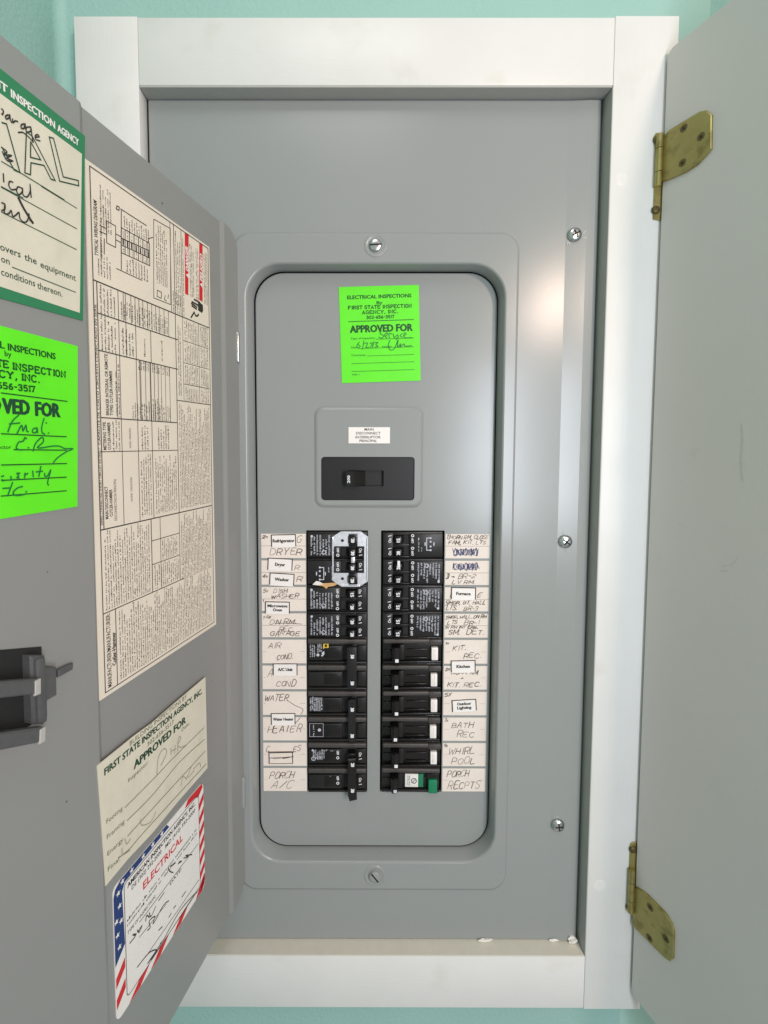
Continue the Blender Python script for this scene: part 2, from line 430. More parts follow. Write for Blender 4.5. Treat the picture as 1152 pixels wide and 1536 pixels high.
T = {
'final_corners': [[(3.426,4.986),(5.616,4.894)],[(3.225,0.062),(5.348,-0.003)]],
'final_inner': [[(3.404,4.431),(5.483,4.359)],[(3.231,0.192),(5.265,0.178)]],
'final_outline': [[(3.875,2.992),(4.011,3.022),(4.034,3.308),(4.369,3.436),(4.539,3.208),(4.655,3.238),(4.092,3.943),(3.95,3.956),(3.875,2.992)],[(4.046,3.79),(4.027,3.428),(4.284,3.519),(4.046,3.79)],[(4.53,4.199),(4.645,4.24),(4.885,3.45),(5.329,3.6),(5.338,3.473),(4.777,3.288),(4.53,4.199)],[(3.387,3.793),(3.488,3.829),(3.755,2.93),(3.623,2.913),(3.365,3.256)]],
'final_rule': [[(3.343,2.941),(3.759,2.932),(4.889,2.891)],[(3.32,2.393),(3.812,2.396)],[(4.278,2.899),(5.26,2.861)],[(3.32,2.375),(5.24,2.33)],[(3.298,1.836),(5.206,1.788)],[(3.493,0.713),(5.137,0.671)]],
'final_hand': [[(3.389,4.084),(3.428,4.072),(3.409,3.981),(3.385,3.975)],[(3.537,4.057),(3.474,3.986),(3.482,3.933),(3.544,3.993),(3.568,4.078),(3.574,3.984),(3.607,3.936)],[(3.627,4.028),(3.634,3.954),(3.688,4.025),(3.747,4.048)],[(3.902,4.098),(3.831,4.032),(3.821,3.955),(3.887,3.993),(3.919,4.109),(3.924,4.0)],[(4.051,4.127),(3.954,4.05),(3.957,3.96),(4.051,4.03),(4.066,4.133),(4.082,3.957),(4.11,3.819)],[(4.172,3.972),(4.265,4.041),(4.232,4.068),(4.166,3.999),(4.181,3.925),(4.285,3.958)],[(3.752,3.811),(3.861,3.883),(3.979,3.872),(4.066,3.844),(4.098,3.812)],[(3.355,3.25),(3.473,3.223),(3.399,3.12),(3.573,3.203),(3.467,3.082),(3.599,3.099),(3.465,3.031),(3.371,3.162)],[(3.372,2.695),(3.375,2.52)],[(3.58,2.62),(3.508,2.601),(3.484,2.499),(3.542,2.44),(3.648,2.505)],[(3.788,2.598),(3.692,2.579),(3.657,2.469),(3.707,2.414),(3.785,2.515),(3.803,2.602),(3.804,2.464),(3.901,2.462),(3.985,2.639),(3.985,2.794),(4.002,2.502)],[(3.306,2.036),(3.375,2.04),(3.37,1.93),(3.299,1.866)],[(3.375,2.03),(3.357,1.844),(3.448,1.868),(3.513,1.968),(3.539,1.86),(3.603,1.9),(3.691,2.012),(3.707,1.888),(3.79,1.844),(3.868,1.89),(3.916,2.005),(3.93,2.095),(3.947,1.957),(4.024,1.951)]],
'final_thick': [[(3.703,2.333),(3.803,2.179),(3.928,2.032),(4.024,1.929)]],
'final_text': [[(3.264,1.015),(3.703,1.006),(3.789,0.997),(4.088,0.994),(4.181,1.007),(5.161,0.959)],[(3.254,0.765),(3.437,0.739)],[(3.242,0.484),(4.033,0.457),(4.079,0.468),(4.744,0.434)],[(3.407,4.511),(3.546,4.522),(3.627,4.531),(3.908,4.517),(4.7,4.529),(5.391,4.524)]],
'green_corners': [[(1.695,4.289),(3.678,4.244)],[(1.522,0.04),(3.493,0.014)]],
'green_rule': [[(1.635,2.806),(3.283,2.765)],[(1.598,1.899),(3.223,1.856)],[(1.865,1.541),(3.21,1.51)],[(1.569,1.202),(3.207,1.166)],[(1.555,0.858),(3.183,0.816)],[(1.541,0.507),(3.18,0.464)]],
'green_text': [[(1.676,3.806),(1.758,3.814),(1.826,3.812),(3.002,3.788)],[(1.748,3.652),(1.9,3.639)],[(1.659,3.389),(1.81,3.397),(1.907,3.396),(3.26,3.368)],[(1.649,3.164),(1.996,3.147),(2.114,3.154),(2.548,3.148)],[(1.64,2.923),(2.42,2.912)],[(1.626,2.393),(2.273,2.352),(2.425,2.352),(3.073,2.345)]],
'green_hand': [[(1.742,1.943),(1.85,2.185),(2.005,2.335)],[(1.782,2.124),(2.023,2.156)],[(1.946,1.907),(2.032,2.068),(2.072,2.094),(2.089,1.977),(2.163,2.106),(2.179,1.98),(2.217,1.96)],[(2.432,2.056),(2.34,2.027),(2.319,1.949),(2.406,1.948),(2.44,2.048),(2.445,1.938)],[(2.626,2.292),(2.563,2.113),(2.557,1.955),(2.63,1.913)],[(2.671,2.195),(2.686,2.178)],[(2.717,1.945),(2.73,1.934)],[(2.163,1.789),(2.124,1.821),(2.083,1.741),(1.98,1.715),(1.93,1.64),(1.916,1.57),(1.99,1.536),(2.058,1.535)],[(2.199,1.588),(2.216,1.574)],[(2.319,1.501),(2.38,1.674),(2.523,1.814),(2.588,1.811),(2.575,1.709),(2.432,1.59),(2.542,1.577),(2.81,1.616),(3.009,1.615),(3.17,1.553),(3.402,1.545),(3.208,1.469),(2.957,1.327),(2.833,1.204)],[(1.559,0.944),(1.607,0.957)],[(1.564,0.878),(1.594,0.839)],[(1.766,0.933),(1.78,0.857),(1.845,0.857)],[(1.977,0.994),(1.909,0.993),(1.946,0.94),(1.905,0.898),(1.955,0.883)],[(2.083,0.88),(2.096,0.981),(2.121,0.951),(2.166,0.982)],[(2.283,1.027),(2.295,0.887)],[(2.496,1.129),(2.431,0.887)],[(2.372,0.999),(2.542,1.007)],[(2.593,0.956),(2.594,0.884),(2.666,0.888),(2.758,1.026),(2.66,0.727),(2.686,0.653)],[(1.801,0.789),(1.676,0.495)],[(1.579,0.677),(1.753,0.672)],[(2.027,0.677),(1.912,0.657),(1.809,0.572),(1.831,0.503),(1.947,0.479),(2.103,0.499)],[(2.102,0.554),(2.118,0.542)]],
'g2_hand': [[(1.753,2.325),(1.71,2.21),(1.856,2.11),(1.791,2.003),(1.646,2.046)],[(1.936,2.092),(2.052,2.189),(1.979,2.236),(1.91,2.11),(2.016,2.017)],[(2.118,2.017),(2.11,2.2),(2.233,2.189)],[(2.291,2.2),(2.343,2.032),(2.488,2.147),(2.518,2.018)],[(2.481,2.018),(2.427,1.932)],[(2.698,2.201),(2.597,2.111),(2.706,2.047)],[(2.771,2.104),(2.869,2.19),(2.799,2.236),(2.764,2.075),(2.881,2.018),(3.117,2.033)],[(0.781,1.83),(0.672,1.697),(0.702,1.578),(0.818,1.636),(0.72,1.715)],[(0.985,1.887),(0.92,1.507)],[(1.01,1.769),(1.145,1.78),(1.073,1.59),(1.211,1.6)],[(1.247,1.769),(1.363,1.787),(1.277,1.579)],[(1.436,1.859),(1.364,1.565)],[(1.483,1.794),(1.61,1.816),(1.52,1.716),(1.618,1.637),(1.473,1.601)],[(2.155,1.914),(2.076,1.716),(2.121,1.537),(2.238,1.472),(2.382,1.591),(2.518,1.939),(2.484,1.602),(2.636,1.753),(2.601,1.602),(2.781,1.753),(2.818,1.652),(3.12,1.674)]],
'beige_corners': [[(-0.008,3.738),(1.365,3.729),(2.186,3.701),(5.108,3.718)],[(5.108,3.718),(5.198,0.036)],[(0.025,3.681),(0.083,1.775),(0.148,-0.009)],[(0.148,-0.009),(0.981,0.0),(2.063,-0.059),(5.142,0.008)]],
'beige_text': [[(1.187,3.527),(3.954,3.518)],[(0.211,3.287),(4.859,3.204)],[(1.926,3.004),(3.22,2.999)],[(1.329,2.681),(3.868,2.643)],[(1.086,2.449),(1.953,2.405)],[(3.628,2.478),(4.073,2.438)],[(0.232,1.806),(0.835,1.761)],[(0.253,1.344),(0.9,1.277)],[(0.272,0.832),(0.841,0.763)],[(0.274,0.35),(0.662,0.295)]],
'beige_rule': [[(0.937,1.745),(2.269,1.75),(3.155,1.788),(4.952,1.773)],[(1.004,1.274),(2.105,1.239),(3.48,1.409),(4.972,1.289)],[(1.007,0.768),(2.09,0.783),(4.992,0.798)],[(0.626,0.41),(1.076,0.302),(1.789,0.318),(5.045,0.239)]],
'beige_hand': [[(2.319,1.785),(2.374,2.253),(2.541,2.43),(2.746,2.403),(2.802,2.198),(2.578,2.002),(2.506,1.986)],[(3.033,2.231),(3.025,1.991)],[(3.267,2.178),(3.214,1.9)],[(3.028,2.102),(3.285,2.036)],[(3.381,1.883),(3.44,2.326),(3.575,2.247),(3.387,2.083),(3.609,1.874),(3.902,1.79)],[(3.509,0.49),(3.634,0.751),(3.805,0.546)],[(3.804,0.507),(4.115,0.763)],[(3.924,0.498),(4.295,0.512)],[(4.235,0.596),(4.618,0.572),(4.678,0.363)],[(0.762,0.601),(0.779,0.386),(0.908,0.309),(1.074,0.253)],[(0.883,0.792),(0.958,0.559),(1.107,0.596)],[(1.533,0.885),(1.592,0.627),(1.981,0.406),(2.23,0.555)]],
'flag_pts': [[(4.397,4.206),(4.581,-0.193)],[(2.377,4.273),(2.503,4.105)],[(3.988,3.927),(3.383,4.012),(2.545,4.023)],[(4.09,3.813),(4.251,0.377)],[(2.117,4.16),(1.668,4.181),(1.241,4.145),(0.712,4.103),(0.375,4.289)],[(4.578,-0.076),(1.545,-0.111)],[(2.581,-0.167),(2.514,0.083),(3.052,0.035)],[(-0.02,4.234),(0.014,1.702)],[(0.327,3.888),(0.403,1.242)],[(4.248,0.247),(1.09,0.428)],[(0.13,3.966),(0.221,3.487),(0.046,3.122),(0.276,2.965),(0.101,2.646),(0.157,2.18)],[(0.022,1.917),(0.366,1.82)],[(0.152,1.523),(0.392,1.484)]],
'flag_text': [[(0.512,3.855),(3.957,3.75)],[(0.714,3.643),(2.097,3.541)],[(2.267,3.541),(3.95,3.52)],[(1.207,3.147),(3.208,3.023)],[(0.456,2.788),(2.464,2.447)],[(0.448,2.553),(1.54,2.417)],[(0.457,2.268),(1.191,2.196)],[(2.473,1.955),(3.267,1.862)]],
'flag_hand': [[(0.577,1.858),(0.812,1.845),(0.699,2.001),(0.852,1.863)],[(0.895,1.942),(0.971,1.795),(1.097,1.88),(0.933,1.869)],[(1.264,1.861),(1.311,2.005),(1.433,1.811)],[(1.438,1.968),(1.518,1.753),(1.743,1.879)],[(1.881,1.937),(2.16,1.958)],[(1.335,1.46),(1.463,1.418),(1.429,1.684),(1.689,1.572),(1.594,1.408),(1.819,1.433),(1.867,1.484),(2.147,1.529),(2.383,1.423)],[(1.848,0.9),(2.031,0.835)],[(2.365,0.82),(2.488,0.846)],[(2.614,0.906),(2.74,0.881)],[(3.077,0.858),(3.291,0.859)],[(2.374,2.67),(2.464,2.447),(2.631,2.236)],[(2.47,2.614),(2.764,2.477)],[(2.912,2.304),(3.118,2.218),(2.964,2.326)],[(3.225,2.227),(3.491,2.054),(3.333,2.236),(3.711,1.926)],[(2.014,0.309),(1.922,0.344),(2.108,0.307),(2.499,0.397),(3.064,0.438),(3.949,0.2)],[(0.854,0.723),(1.393,0.611),(1.737,0.284),(1.298,0.329),(2.108,0.307)]],
'flag_rule': [[(0.985,1.605),(2.239,1.434)],[(1.223,0.644),(4.106,0.539)],[(1.469,0.261),(4.185,0.156)]],
'latch': [[(10.414,-4.983),(9.446,-4.988),(9.488,-6.747),(10.465,-6.238)],[(9.71,-4.962),(9.343,-5.126),(9.354,-5.412),(9.048,-5.557),(9.06,-6.26),(9.317,-6.257),(9.337,-6.757),(9.462,-6.776),(9.723,-6.607)],[(9.054,-5.717),(8.618,-5.746),(8.639,-5.905),(9.061,-5.905)],[(10.42,-5.125),(9.547,-5.503),(9.561,-5.862),(10.433,-5.456)],[(10.465,-6.238),(9.473,-6.716),(9.5,-7.059),(10.297,-6.661),(10.482,-6.641)]],
'wl': [[(14.226,4.49),(12.488,4.55)],[(14.257,4.519),(14.251,3.459)],[(12.457,4.73),(12.466,3.706)],[(13.724,4.507),(13.759,3.335),(13.047,3.341),(12.992,4.533),(13.724,4.507)],[(13.735,4.355),(12.995,4.381)],[(13.73,4.185),(13.005,4.21)],[(13.74,4.0),(13.006,4.025)],[(13.738,3.814),(13.018,3.838)],[(13.757,3.629),(13.028,3.654)],[(13.759,3.451),(13.034,3.475)],[(13.416,4.518),(13.511,3.343)],[(13.221,4.525),(13.288,3.351)],[(13.669,5.043),(13.675,4.716),(13.056,4.738),(13.054,5.065),(13.669,5.043)],[(13.436,5.297),(13.45,5.051)],[(13.274,5.303),(13.285,5.057)],[(13.45,4.724),(13.45,4.517)],[(13.281,4.73),(13.278,4.523)],[(13.119,5.268),(12.652,5.285)],[(13.126,5.151),(12.699,5.167)],[(14.282,4.651),(14.28,4.563),(14.183,4.581),(14.177,4.684),(14.282,4.651)],[(13.729,3.406),(13.9,3.348),(14.013,3.167)]],
'wl_box': [[(14.611,3.111),(12.077,3.194),(12.102,2.372)],[(14.611,3.111),(14.67,2.312)],[(12.382,3.019),(12.371,2.813),(12.172,2.838),(12.176,3.033),(12.382,3.019)],[(12.321,2.642),(12.179,2.685),(12.162,2.569)],[(12.399,2.474),(12.272,2.506)]],
'wl_hand': [[(12.682,0.814),(12.623,0.522),(12.423,0.502),(12.299,0.58),(12.334,0.824)],[(12.669,1.052),(12.653,0.718)],[(12.541,1.195),(12.523,0.818)],[(12.478,1.22),(12.43,0.893)],[(12.399,1.199),(12.351,0.919)],[(11.96,1.258),(12.196,1.066),(12.092,0.974),(12.124,0.854),(12.196,0.804)]],
'wl_blocks': [[(14.88,1.531),(14.908,1.308),(12.705,1.396),(12.719,1.574)],[(14.88,0.679),(14.893,0.473),(12.736,0.533),(12.748,0.739)],[(13.509,1.55),(14.439,1.344)],[(13.431,0.72),(14.495,0.494)]],
}


# ---------------------------------------------------------------- setting: walls
def slab_poly(name, pts, y0, y1, m):
    bm = B(); prism(bm, pts, -y1, -y0)
    return mesh_obj(name, bm, m, mw=FRONT(0, 0, 0), smooth=0)

bm = B()
outer = [(-12.75, -70), (40.0, -70), (40.0, 60), (-12.75, 60)]
hole = [(-8.9, -23.6), (10.85, -23.6), (10.85, 14.9), (-8.9, 14.9)]
vl = flat_holes(bm, [[(-12.05, -70), (15.0, -70), (15.0, 60), (-12.05, 60)], hole], -0.1)
# hole returns
hv = vl[1]; back = ringv(bm, hole, -5.0); loft(bm, hv, back)
# rounded inside corner into the side wall on the left
prev = [bm.verts.new((-12.05, -70, -0.1)), bm.verts.new((-12.05, 60, -0.1))]
for i in range(1, 9):
    a = pi / 2 * i / 8
    cur = [bm.verts.new((-12.05 - 0.4 * sin(a), z, -0.1 + 0.4 * (1 - cos(a)))) for z in (-70, 60)]
    bm.faces.new((cur[0], prev[0], prev[1], cur[1])); prev = cur
w = mesh_obj('wall', bm, 'wall', mw=FRONT(0, 0, 0)); tag(w, kind='structure')
bm = B(); box(bm, -13.2, -12.45, -70, 60, 0.3, 62); w = mesh_obj('side_wall', bm, 'wall', mw=FRONT(0, 0, 0), smooth=0); tag(w, kind='structure')
bm = B(); prism(bm, [(15.0, -0.1), (48.0, 27.0), (48.0, 26.0), (15.6, -0.8)], -70, 60)
for v in bm.verts: v.co = Vector((v.co.x, v.co.z, v.co.y))
bmesh.ops.recalc_face_normals(bm, faces=bm.faces)
w = mesh_obj('angled_wall', bm, 'wall', mw=FRONT(0, 0, 0), smooth=0); tag(w, kind='structure')

# ---------------------------------------------------------------- white trim frame
TR = thing('trim_frame', FRONT(1, 0, -25.9), 'white painted board frame around the grey panel opening on the teal wall', 'trim frame')
def board(name, x0, x1, z0, z1, y0, y1, m='trim', bev=0.035, par=None):
    bm = B(); box(bm, x0, x1, z0, z1, -y1, -y0, bev, 2)
    return mesh_obj(name, bm, m, par or TR, FRONT(0, 0, 0), smooth=40)
board('board', 10.62, 13.21, -25.88, 17.33, -0.65, 0.09)
board('board', -11.37, -8.78, -25.88, 17.31, -0.65, 0.09)
board('board', -8.775, 10.615, 14.63, 17.27, -0.642, 0.088, 'trim_h')
board('board', -8.775, 10.615, -25.84, -23.33, -0.645, 0.088, 'trim_h')
# narrow strips lining the opening behind the boards
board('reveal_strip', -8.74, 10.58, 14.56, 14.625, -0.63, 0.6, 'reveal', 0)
board('reveal_strip', -8.76, 10.58, -23.325, -23.275, -0.63, 0.6, 'sill', 0)
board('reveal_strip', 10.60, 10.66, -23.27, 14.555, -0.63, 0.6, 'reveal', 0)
for (x, z) in ((11.1, 10.94), (11.17, -19.9)):
    bm = B(); dome(bm, (x, z), [(0.30, 0.645), (0.27, 0.656), (0.2, 0.658), (0.12, 0.652), (0.05, 0.655)], 20)
    mesh_obj('filled_screw_hole', bm, 'trim', TR, FRONT(0, 0, 0), smooth=60)

def chip(x, z, y, s, seed, label):
    rnd = random.Random(seed); bm = B()
    bmesh.ops.create_icosphere(bm, subdivisions=2, radius=1.0)
    for v in bm.verts:
        v.co = Vector((v.co.x * s[0], v.co.y * s[1], v.co.z * s[2])) * (1 + rnd.uniform(-.3, .3))
    o = mesh_obj('plaster_chip', bm, 'plaster', None, FRONT(x, y, z), smooth=0); tag(o, label, 'plaster chip', 'plaster chips on the bottom edge of the opening')
chip(10.28, -23.12, -0.10, (0.22, 0.16, 0.14), 1, 'largest white plaster chip in the lower right corner of the panel opening')
chip(6.2, -23.2, -0.06, (0.36, 0.06, 0.06), 2, 'long thin white plaster chip on the bottom ledge, left of the corner chips')
chip(9.45, -23.2, -0.06, (0.20, 0.06, 0.05), 3, 'small white plaster chip on the bottom ledge just left of the corner chip')

# ---------------------------------------------------------------- electrical panel
EP = thing('electrical_panel', FRONT(0.98, 0, -23.25), 'tall grey steel electrical panel with open door set in the white trim frame', 'electrical panel')
F0 = FRONT(0, 0, 0)
bm = B()
raised0 = rrect(-5.22, 7.16, -20.74, 9.06, 0.80)
raised1 = rrect(-5.10, 7.04, -20.62, 8.94, 0.70)
bevO = rrect(-4.70, 6.62, -19.42, 7.80, 1.50)
bevA = rrect(-4.63, 6.57, -19.37, 7.74, 1.45)
bevB = rrect(-4.58, 6.54, -19.33, 7.71, 1.42)
bevD = rrect(-4.44, 6.49, -19.27, 7.66, 1.36)
vl = flat_holes(bm, [[(-8.66, -23.20), (9.13, -23.20), (9.13, 14.49), (-8.66, 14.49)], raised0], 0.0)
r1m = ringv(bm, rrect(-5.18, 7.12, -20.70, 9.02, 0.77), 0.075); r1 = ringv(bm, raised1, 0.10)
loft(bm, vl[1], r1m); loft(bm, r1m, r1)
# flat of the raised frame between the two rounded outlines
es = []
rO = ringv(bm, bevO, 0.10)
for ring in (r1, rO):
    for i in range(len(ring)):
        e = bm.edges.get((ring[i], ring[(i + 1) % len(ring)])) or bm.edges.new((ring[i], ring[(i + 1) % len(ring)]))
        es.append(e)
r = bmesh.ops.triangle_fill(bm, edges=es, use_beauty=True, normal=(0, 0, 1))
rA = ringv(bm, bevA, 0.08); rB = ringv(bm, bevB, 0.01); rD = ringv(bm, bevD, -0.66)
loft(bm, rO, rA); loft(bm, rA, rB); loft(bm, rB, rD)
# right-hand flange: shallow bends carrying the cover screws, then the rolled edge
prof = [(9.13, 0.0), (9.98, 0.060), (10.42, 0.035), (10.50, 0.0), (10.55, -0.12), (10.56, -0.5)]
for (xa, na), (xb, nb) in zip(prof, prof[1:]):
    v = [bm.verts.new(p) for p in ((xa, -23.2, na), (xb, -23.2, nb), (xb, 14.49, nb), (xa, 14.49, na))]
    bm.faces.new(v)
# top, bottom and left rolled edges
for a, b in (((-8.66, 14.49), (10.56, 14.49)), ((10.56, -23.2), (-8.66, -23.2)), ((-8.66, -23.2), (-8.66, 14.49))):
    dx, dy = b[0] - a[0], b[1] - a[1]; l = math.hypot(dx, dy); nx, ny = -dy / l, dx / l
    pr = [(0, 0.0), (0.035, -0.012), (0.06, -0.05), (0.06, -0.5)]
    for (oa, na), (ob, nb) in zip(pr, pr[1:]):
        v = [bm.verts.new(p) for p in ((a[0] + nx * oa, a[1] + ny * oa, na), (b[0] + nx * oa, b[1] + ny * oa, na), (b[0] + nx * ob, b[1] + ny * ob, nb), (a[0] + nx * ob, a[1] + ny * ob, nb))]
        bm.faces.new(v)
bmesh.ops.remove_doubles(bm, verts=bm.verts, dist=0.0005)
bmesh.ops.recalc_face_normals(bm, faces=bm.faces)
# recalc may pick the inside on an open sheet: make the big faces look at the viewer
if sum(f.normal.z * f.calc_area() for f in bm.faces) < 0:
    bmesh.ops.reverse_faces(bm, faces=bm.faces)
mesh_obj('cover', bm, 'steel', EP, F0, smooth=50, flatz=True)

# inner dead front with its three openings
bm = B()
SLOT_L = rrect(-2.14, 0.70, -16.50, -3.98, 0.03, 2); SLOT_R = rrect(1.30, 4.22, -16.50, -3.98, 0.03, 2)
MAIN0 = rrect(-1.75, 3.19, -2.92, 1.68, 0.42, 8)
DF0 = rrect(-4.33, 6.40, -19.17, 7.55, 1.28)
vl = flat_holes(bm, [DF0, SLOT_L, SLOT_R, MAIN0], -0.6)
e1 = ringv(bm, rrect(-4.37, 6.44, -19.21, 7.59, 1.32), -0.63); e2 = ringv(bm, rrect(-4.37, 6.44, -19.21, 7.59, 1.32), -0.8); loft(bm, vl[0], e1); loft(bm, e1, e2)
for vv, pts in ((vl[1], SLOT_L), (vl[2], SLOT_R)):
    bk = ringv(bm, pts, -0.72); loft(bm, vv, bk)
a1 = ringv(bm, rrect(-1.69, 3.13, -2.86, 1.62, 0.38, 8), -0.535); a2 = ringv(bm, rrect(-1.60, 3.04, -2.77, 1.53, 0.32, 8), -0.505)
loft(bm, vl[3], a1); loft(bm, a1, a2)
MAINH = rrect(-1.44, 2.80, -2.58, -0.60, 0.16, 8)
es = []; hh = ringv(bm, MAINH, -0.505)
for ring in (a2, hh):
    for i in range(len(ring)):
        e = bm.edges.get((ring[i], ring[(i + 1) % len(ring)])) or bm.edges.new((ring[i], ring[(i + 1) % len(ring)])); es.append(e)
bmesh.ops.triangle_fill(bm, edges=es, use_beauty=True, normal=(0, 0, 1))
h2 = ringv(bm, MAINH, -0.70); loft(bm, hh, h2)
bmesh.ops.recalc_face_normals(bm, faces=bm.faces)
if sum(f.normal.z * f.calc_area() for f in bm.faces) < 0: bmesh.ops.reverse_faces(bm, faces=bm.faces)
mesh_obj('dead_front', bm, 'steel', EP, F0, smooth=50, flatz=True)
# steel box behind
bm = B()
for q in (((-8.7, -23.2), (10.5, 14.5)),):
    (x0, z0), (x1, z1) = q
    box(bm, x0, x1, z0, z1, -4.4, -4.3); box(bm, x0, x0 + .1, z0, z1, -4.3, -0.62); box(bm, x1 - .1, x1, z0, z1, -4.3, -0.62)
    box(bm, x0 + .1, x1 - .1, z0, z0 + .1, -4.3, -0.62); box(bm, x0 + .1, x1 - .1, z1 - .1, z1, -4.3, -0.62)
mesh_obj('back_box', bm, 'pit', EP, F0, smooth=0)

# screws
def phillips(x, z, ang, n0=0.0, r=0.30):
    bm = B()
    dome(bm, (0, 0), [(r, 0), (r, 0.05), (r * .93, 0.10), (r * .78, 0.145), (r * .5, 0.17), (r * .2, 0.18)], 28)
    o = mesh_obj('cover_screw', bm, 'screw', EP, FRONT(x, -n0, z), smooth=60)
    bm = B()
    box(bm, -.17, .17, -.028, .028, 0.165, 0.186); box(bm, -.028, .028, -.17, .17, 0.165, 0.1865)
    cyl(bm, (0, 0), .06, .165, .188, 10)
    for v in bm.verts: v.co = Matrix.Rotation(ang, 3, 'Z') @ v.co
    mesh_obj('cross_recess', bm, 'pit', o, FRONT(x, -n0, z), smooth=0)
    return o
phillips(9.49, 8.95, 0.5, 0.025); phillips(9.46, -4.34, 0.9, 0.025); phillips(9.48, -17.55, 0.1, 0.025)
def slotted(x, z, ang, m='screw'):
    bm = B()
    dome(bm, (0, 0), [(.50, 0.0), (.46, .03), (.42, .035), (.38, .012), (.34, .005)], 32)
    o = mesh_obj('screw_dimple', bm, 'steel', EP, FRONT(x, -0.10, z), smooth=60)
    bm = B()
    dome(bm, (0, 0), [(.27, 0.0), (.27, .09), (.24, .125), (.1, .13)], 28)
    mesh_obj('slotted_screw', bm, m, o, FRONT(x, -0.10, z), smooth=50)
    bm = B(); box(bm, -.25, .25, -.035, .035, .1, .133)
    for v in bm.verts: v.co = Matrix.Rotation(ang, 3, 'Z') @ v.co
    mesh_obj('screw_slot', bm, 'pit', o, FRONT(x, -0.10, z), smooth=0)
slotted(0.96, 8.47, 0.05)
slotted(1.04, -20.0, -0.9, 'steel')

for k, (x, z, m_) in enumerate(((9.49, 8.95, 'scratch'), (9.46, -4.34, 'scratch'), (9.48, -17.55, 'scratch'))):
    rnd = random.Random(k + 5)
    for q in range(4):
        a = rnd.uniform(0, 2 * pi); r0 = rnd.uniform(.34, .4); r1_ = r0 + rnd.uniform(.04, .16)
        bm = B(); ribbon(bm, [(r0 * cos(a), r0 * sin(a)), (r1_ * cos(a + .15), r1_ * sin(a + .15))], .014, .002); mesh_obj('scratch', bm, 'scratch', EP, FRONT(x, -0.032 - .03 , z), smooth=0)
# ---- panel door, hinged at the left of the raised frame
HX, HY, AL = -4.9697, -0.1, 0.2892
DOORF = frame((HX, HY, 0), (sin(AL), cos(AL), 0), (0, 0, 1))        # u runs towards the hinge: u = -w
def zarc(w, top):
    r = 0.85; z = 8.97 if top else -20.72
    if w < r: d = r - math.sqrt(max(0, r * r - (r - w) ** 2)); return z - d if top else z + d
    return z
bm = B()
cols = [0, .04, .12, .25, .42, .6, .85, 1.0, 1.04, 1.13, 1.17, 7.64, 7.68, 7.78, 7.83, 13.2, 13.55, 13.6]
def doorn(w):
    if w <= 1.0 or w >= 7.83: return 0.0
    if w <= 1.04 or w >= 7.78: return -0.015
    if w <= 1.13 or w >= 7.68: return -0.10
    return -0.115
front = []; backv = []
for w_ in cols:
    zt, zb = zarc(w_, True), zarc(w_, False); n = doorn(w_)
    front.append([bm.verts.new((-w_, z, n)) for z in (zb, zb + .9, 0, zt - .9, zt)])
    backv.append([bm.verts.new((-w_, z, n - .10)) for z in (zb, zb + .9, 0, zt - .9, zt)])
for i in range(len(cols) - 1):
    for k in range(4):
        bm.faces.new((front[i][k], front[i][k + 1], front[i + 1][k + 1], front[i + 1][k]))
        bm.faces.new((backv[i][k], backv[i + 1][k], backv[i + 1][k + 1], backv[i][k + 1]))
    bm.faces.new((front[i][0], front[i + 1][0], backv[i + 1][0], backv[i][0]))
    bm.faces.new((front[i][4], backv[i][4], backv[i + 1][4], front[i + 1][4]))
for i in (0, len(cols) - 1):
    for k in range(4):
        bm.faces.new((front[i][k], backv[i][k], backv[i][k + 1], front[i][k + 1]))
bmesh.ops.recalc_face_normals(bm, faces=bm.faces)
DOOR = mesh_obj('door', bm, 'doorsteel', EP, DOORF, smooth=50, flatz=True)
tag(DOOR, 'open grey steel door seen edge on at the left, inside face covered with stickers')
for z0, z1, m in ((3.48, 4.80, 'screw'), (-16.67, -15.2, 'steel')):
    bm = B(); box(bm, -.10, .12, z0, z1, -.12, .16, .07, 3); mesh_obj('hinge_knuckle', bm, m, DOOR, FRONT(-5.02, -0.1, 0), smooth=50)
for (w_, z_, rr) in ((4.55, 8.0, .035), (2.2, -9.6, .02), (8.9, -9.4, .025), (6.6, -12.2, .018), (9.2, -3.2, .02)):
    bm = B(); cyl(bm, (-w_, z_), rr, .001 - (.115 if 1.1 < w_ < 7.7 else 0), .006 - (.115 if 1.1 < w_ < 7.7 else 0), 7); mesh_obj('paint_chip', bm, 'latch', DOOR, DOORF, smooth=0)
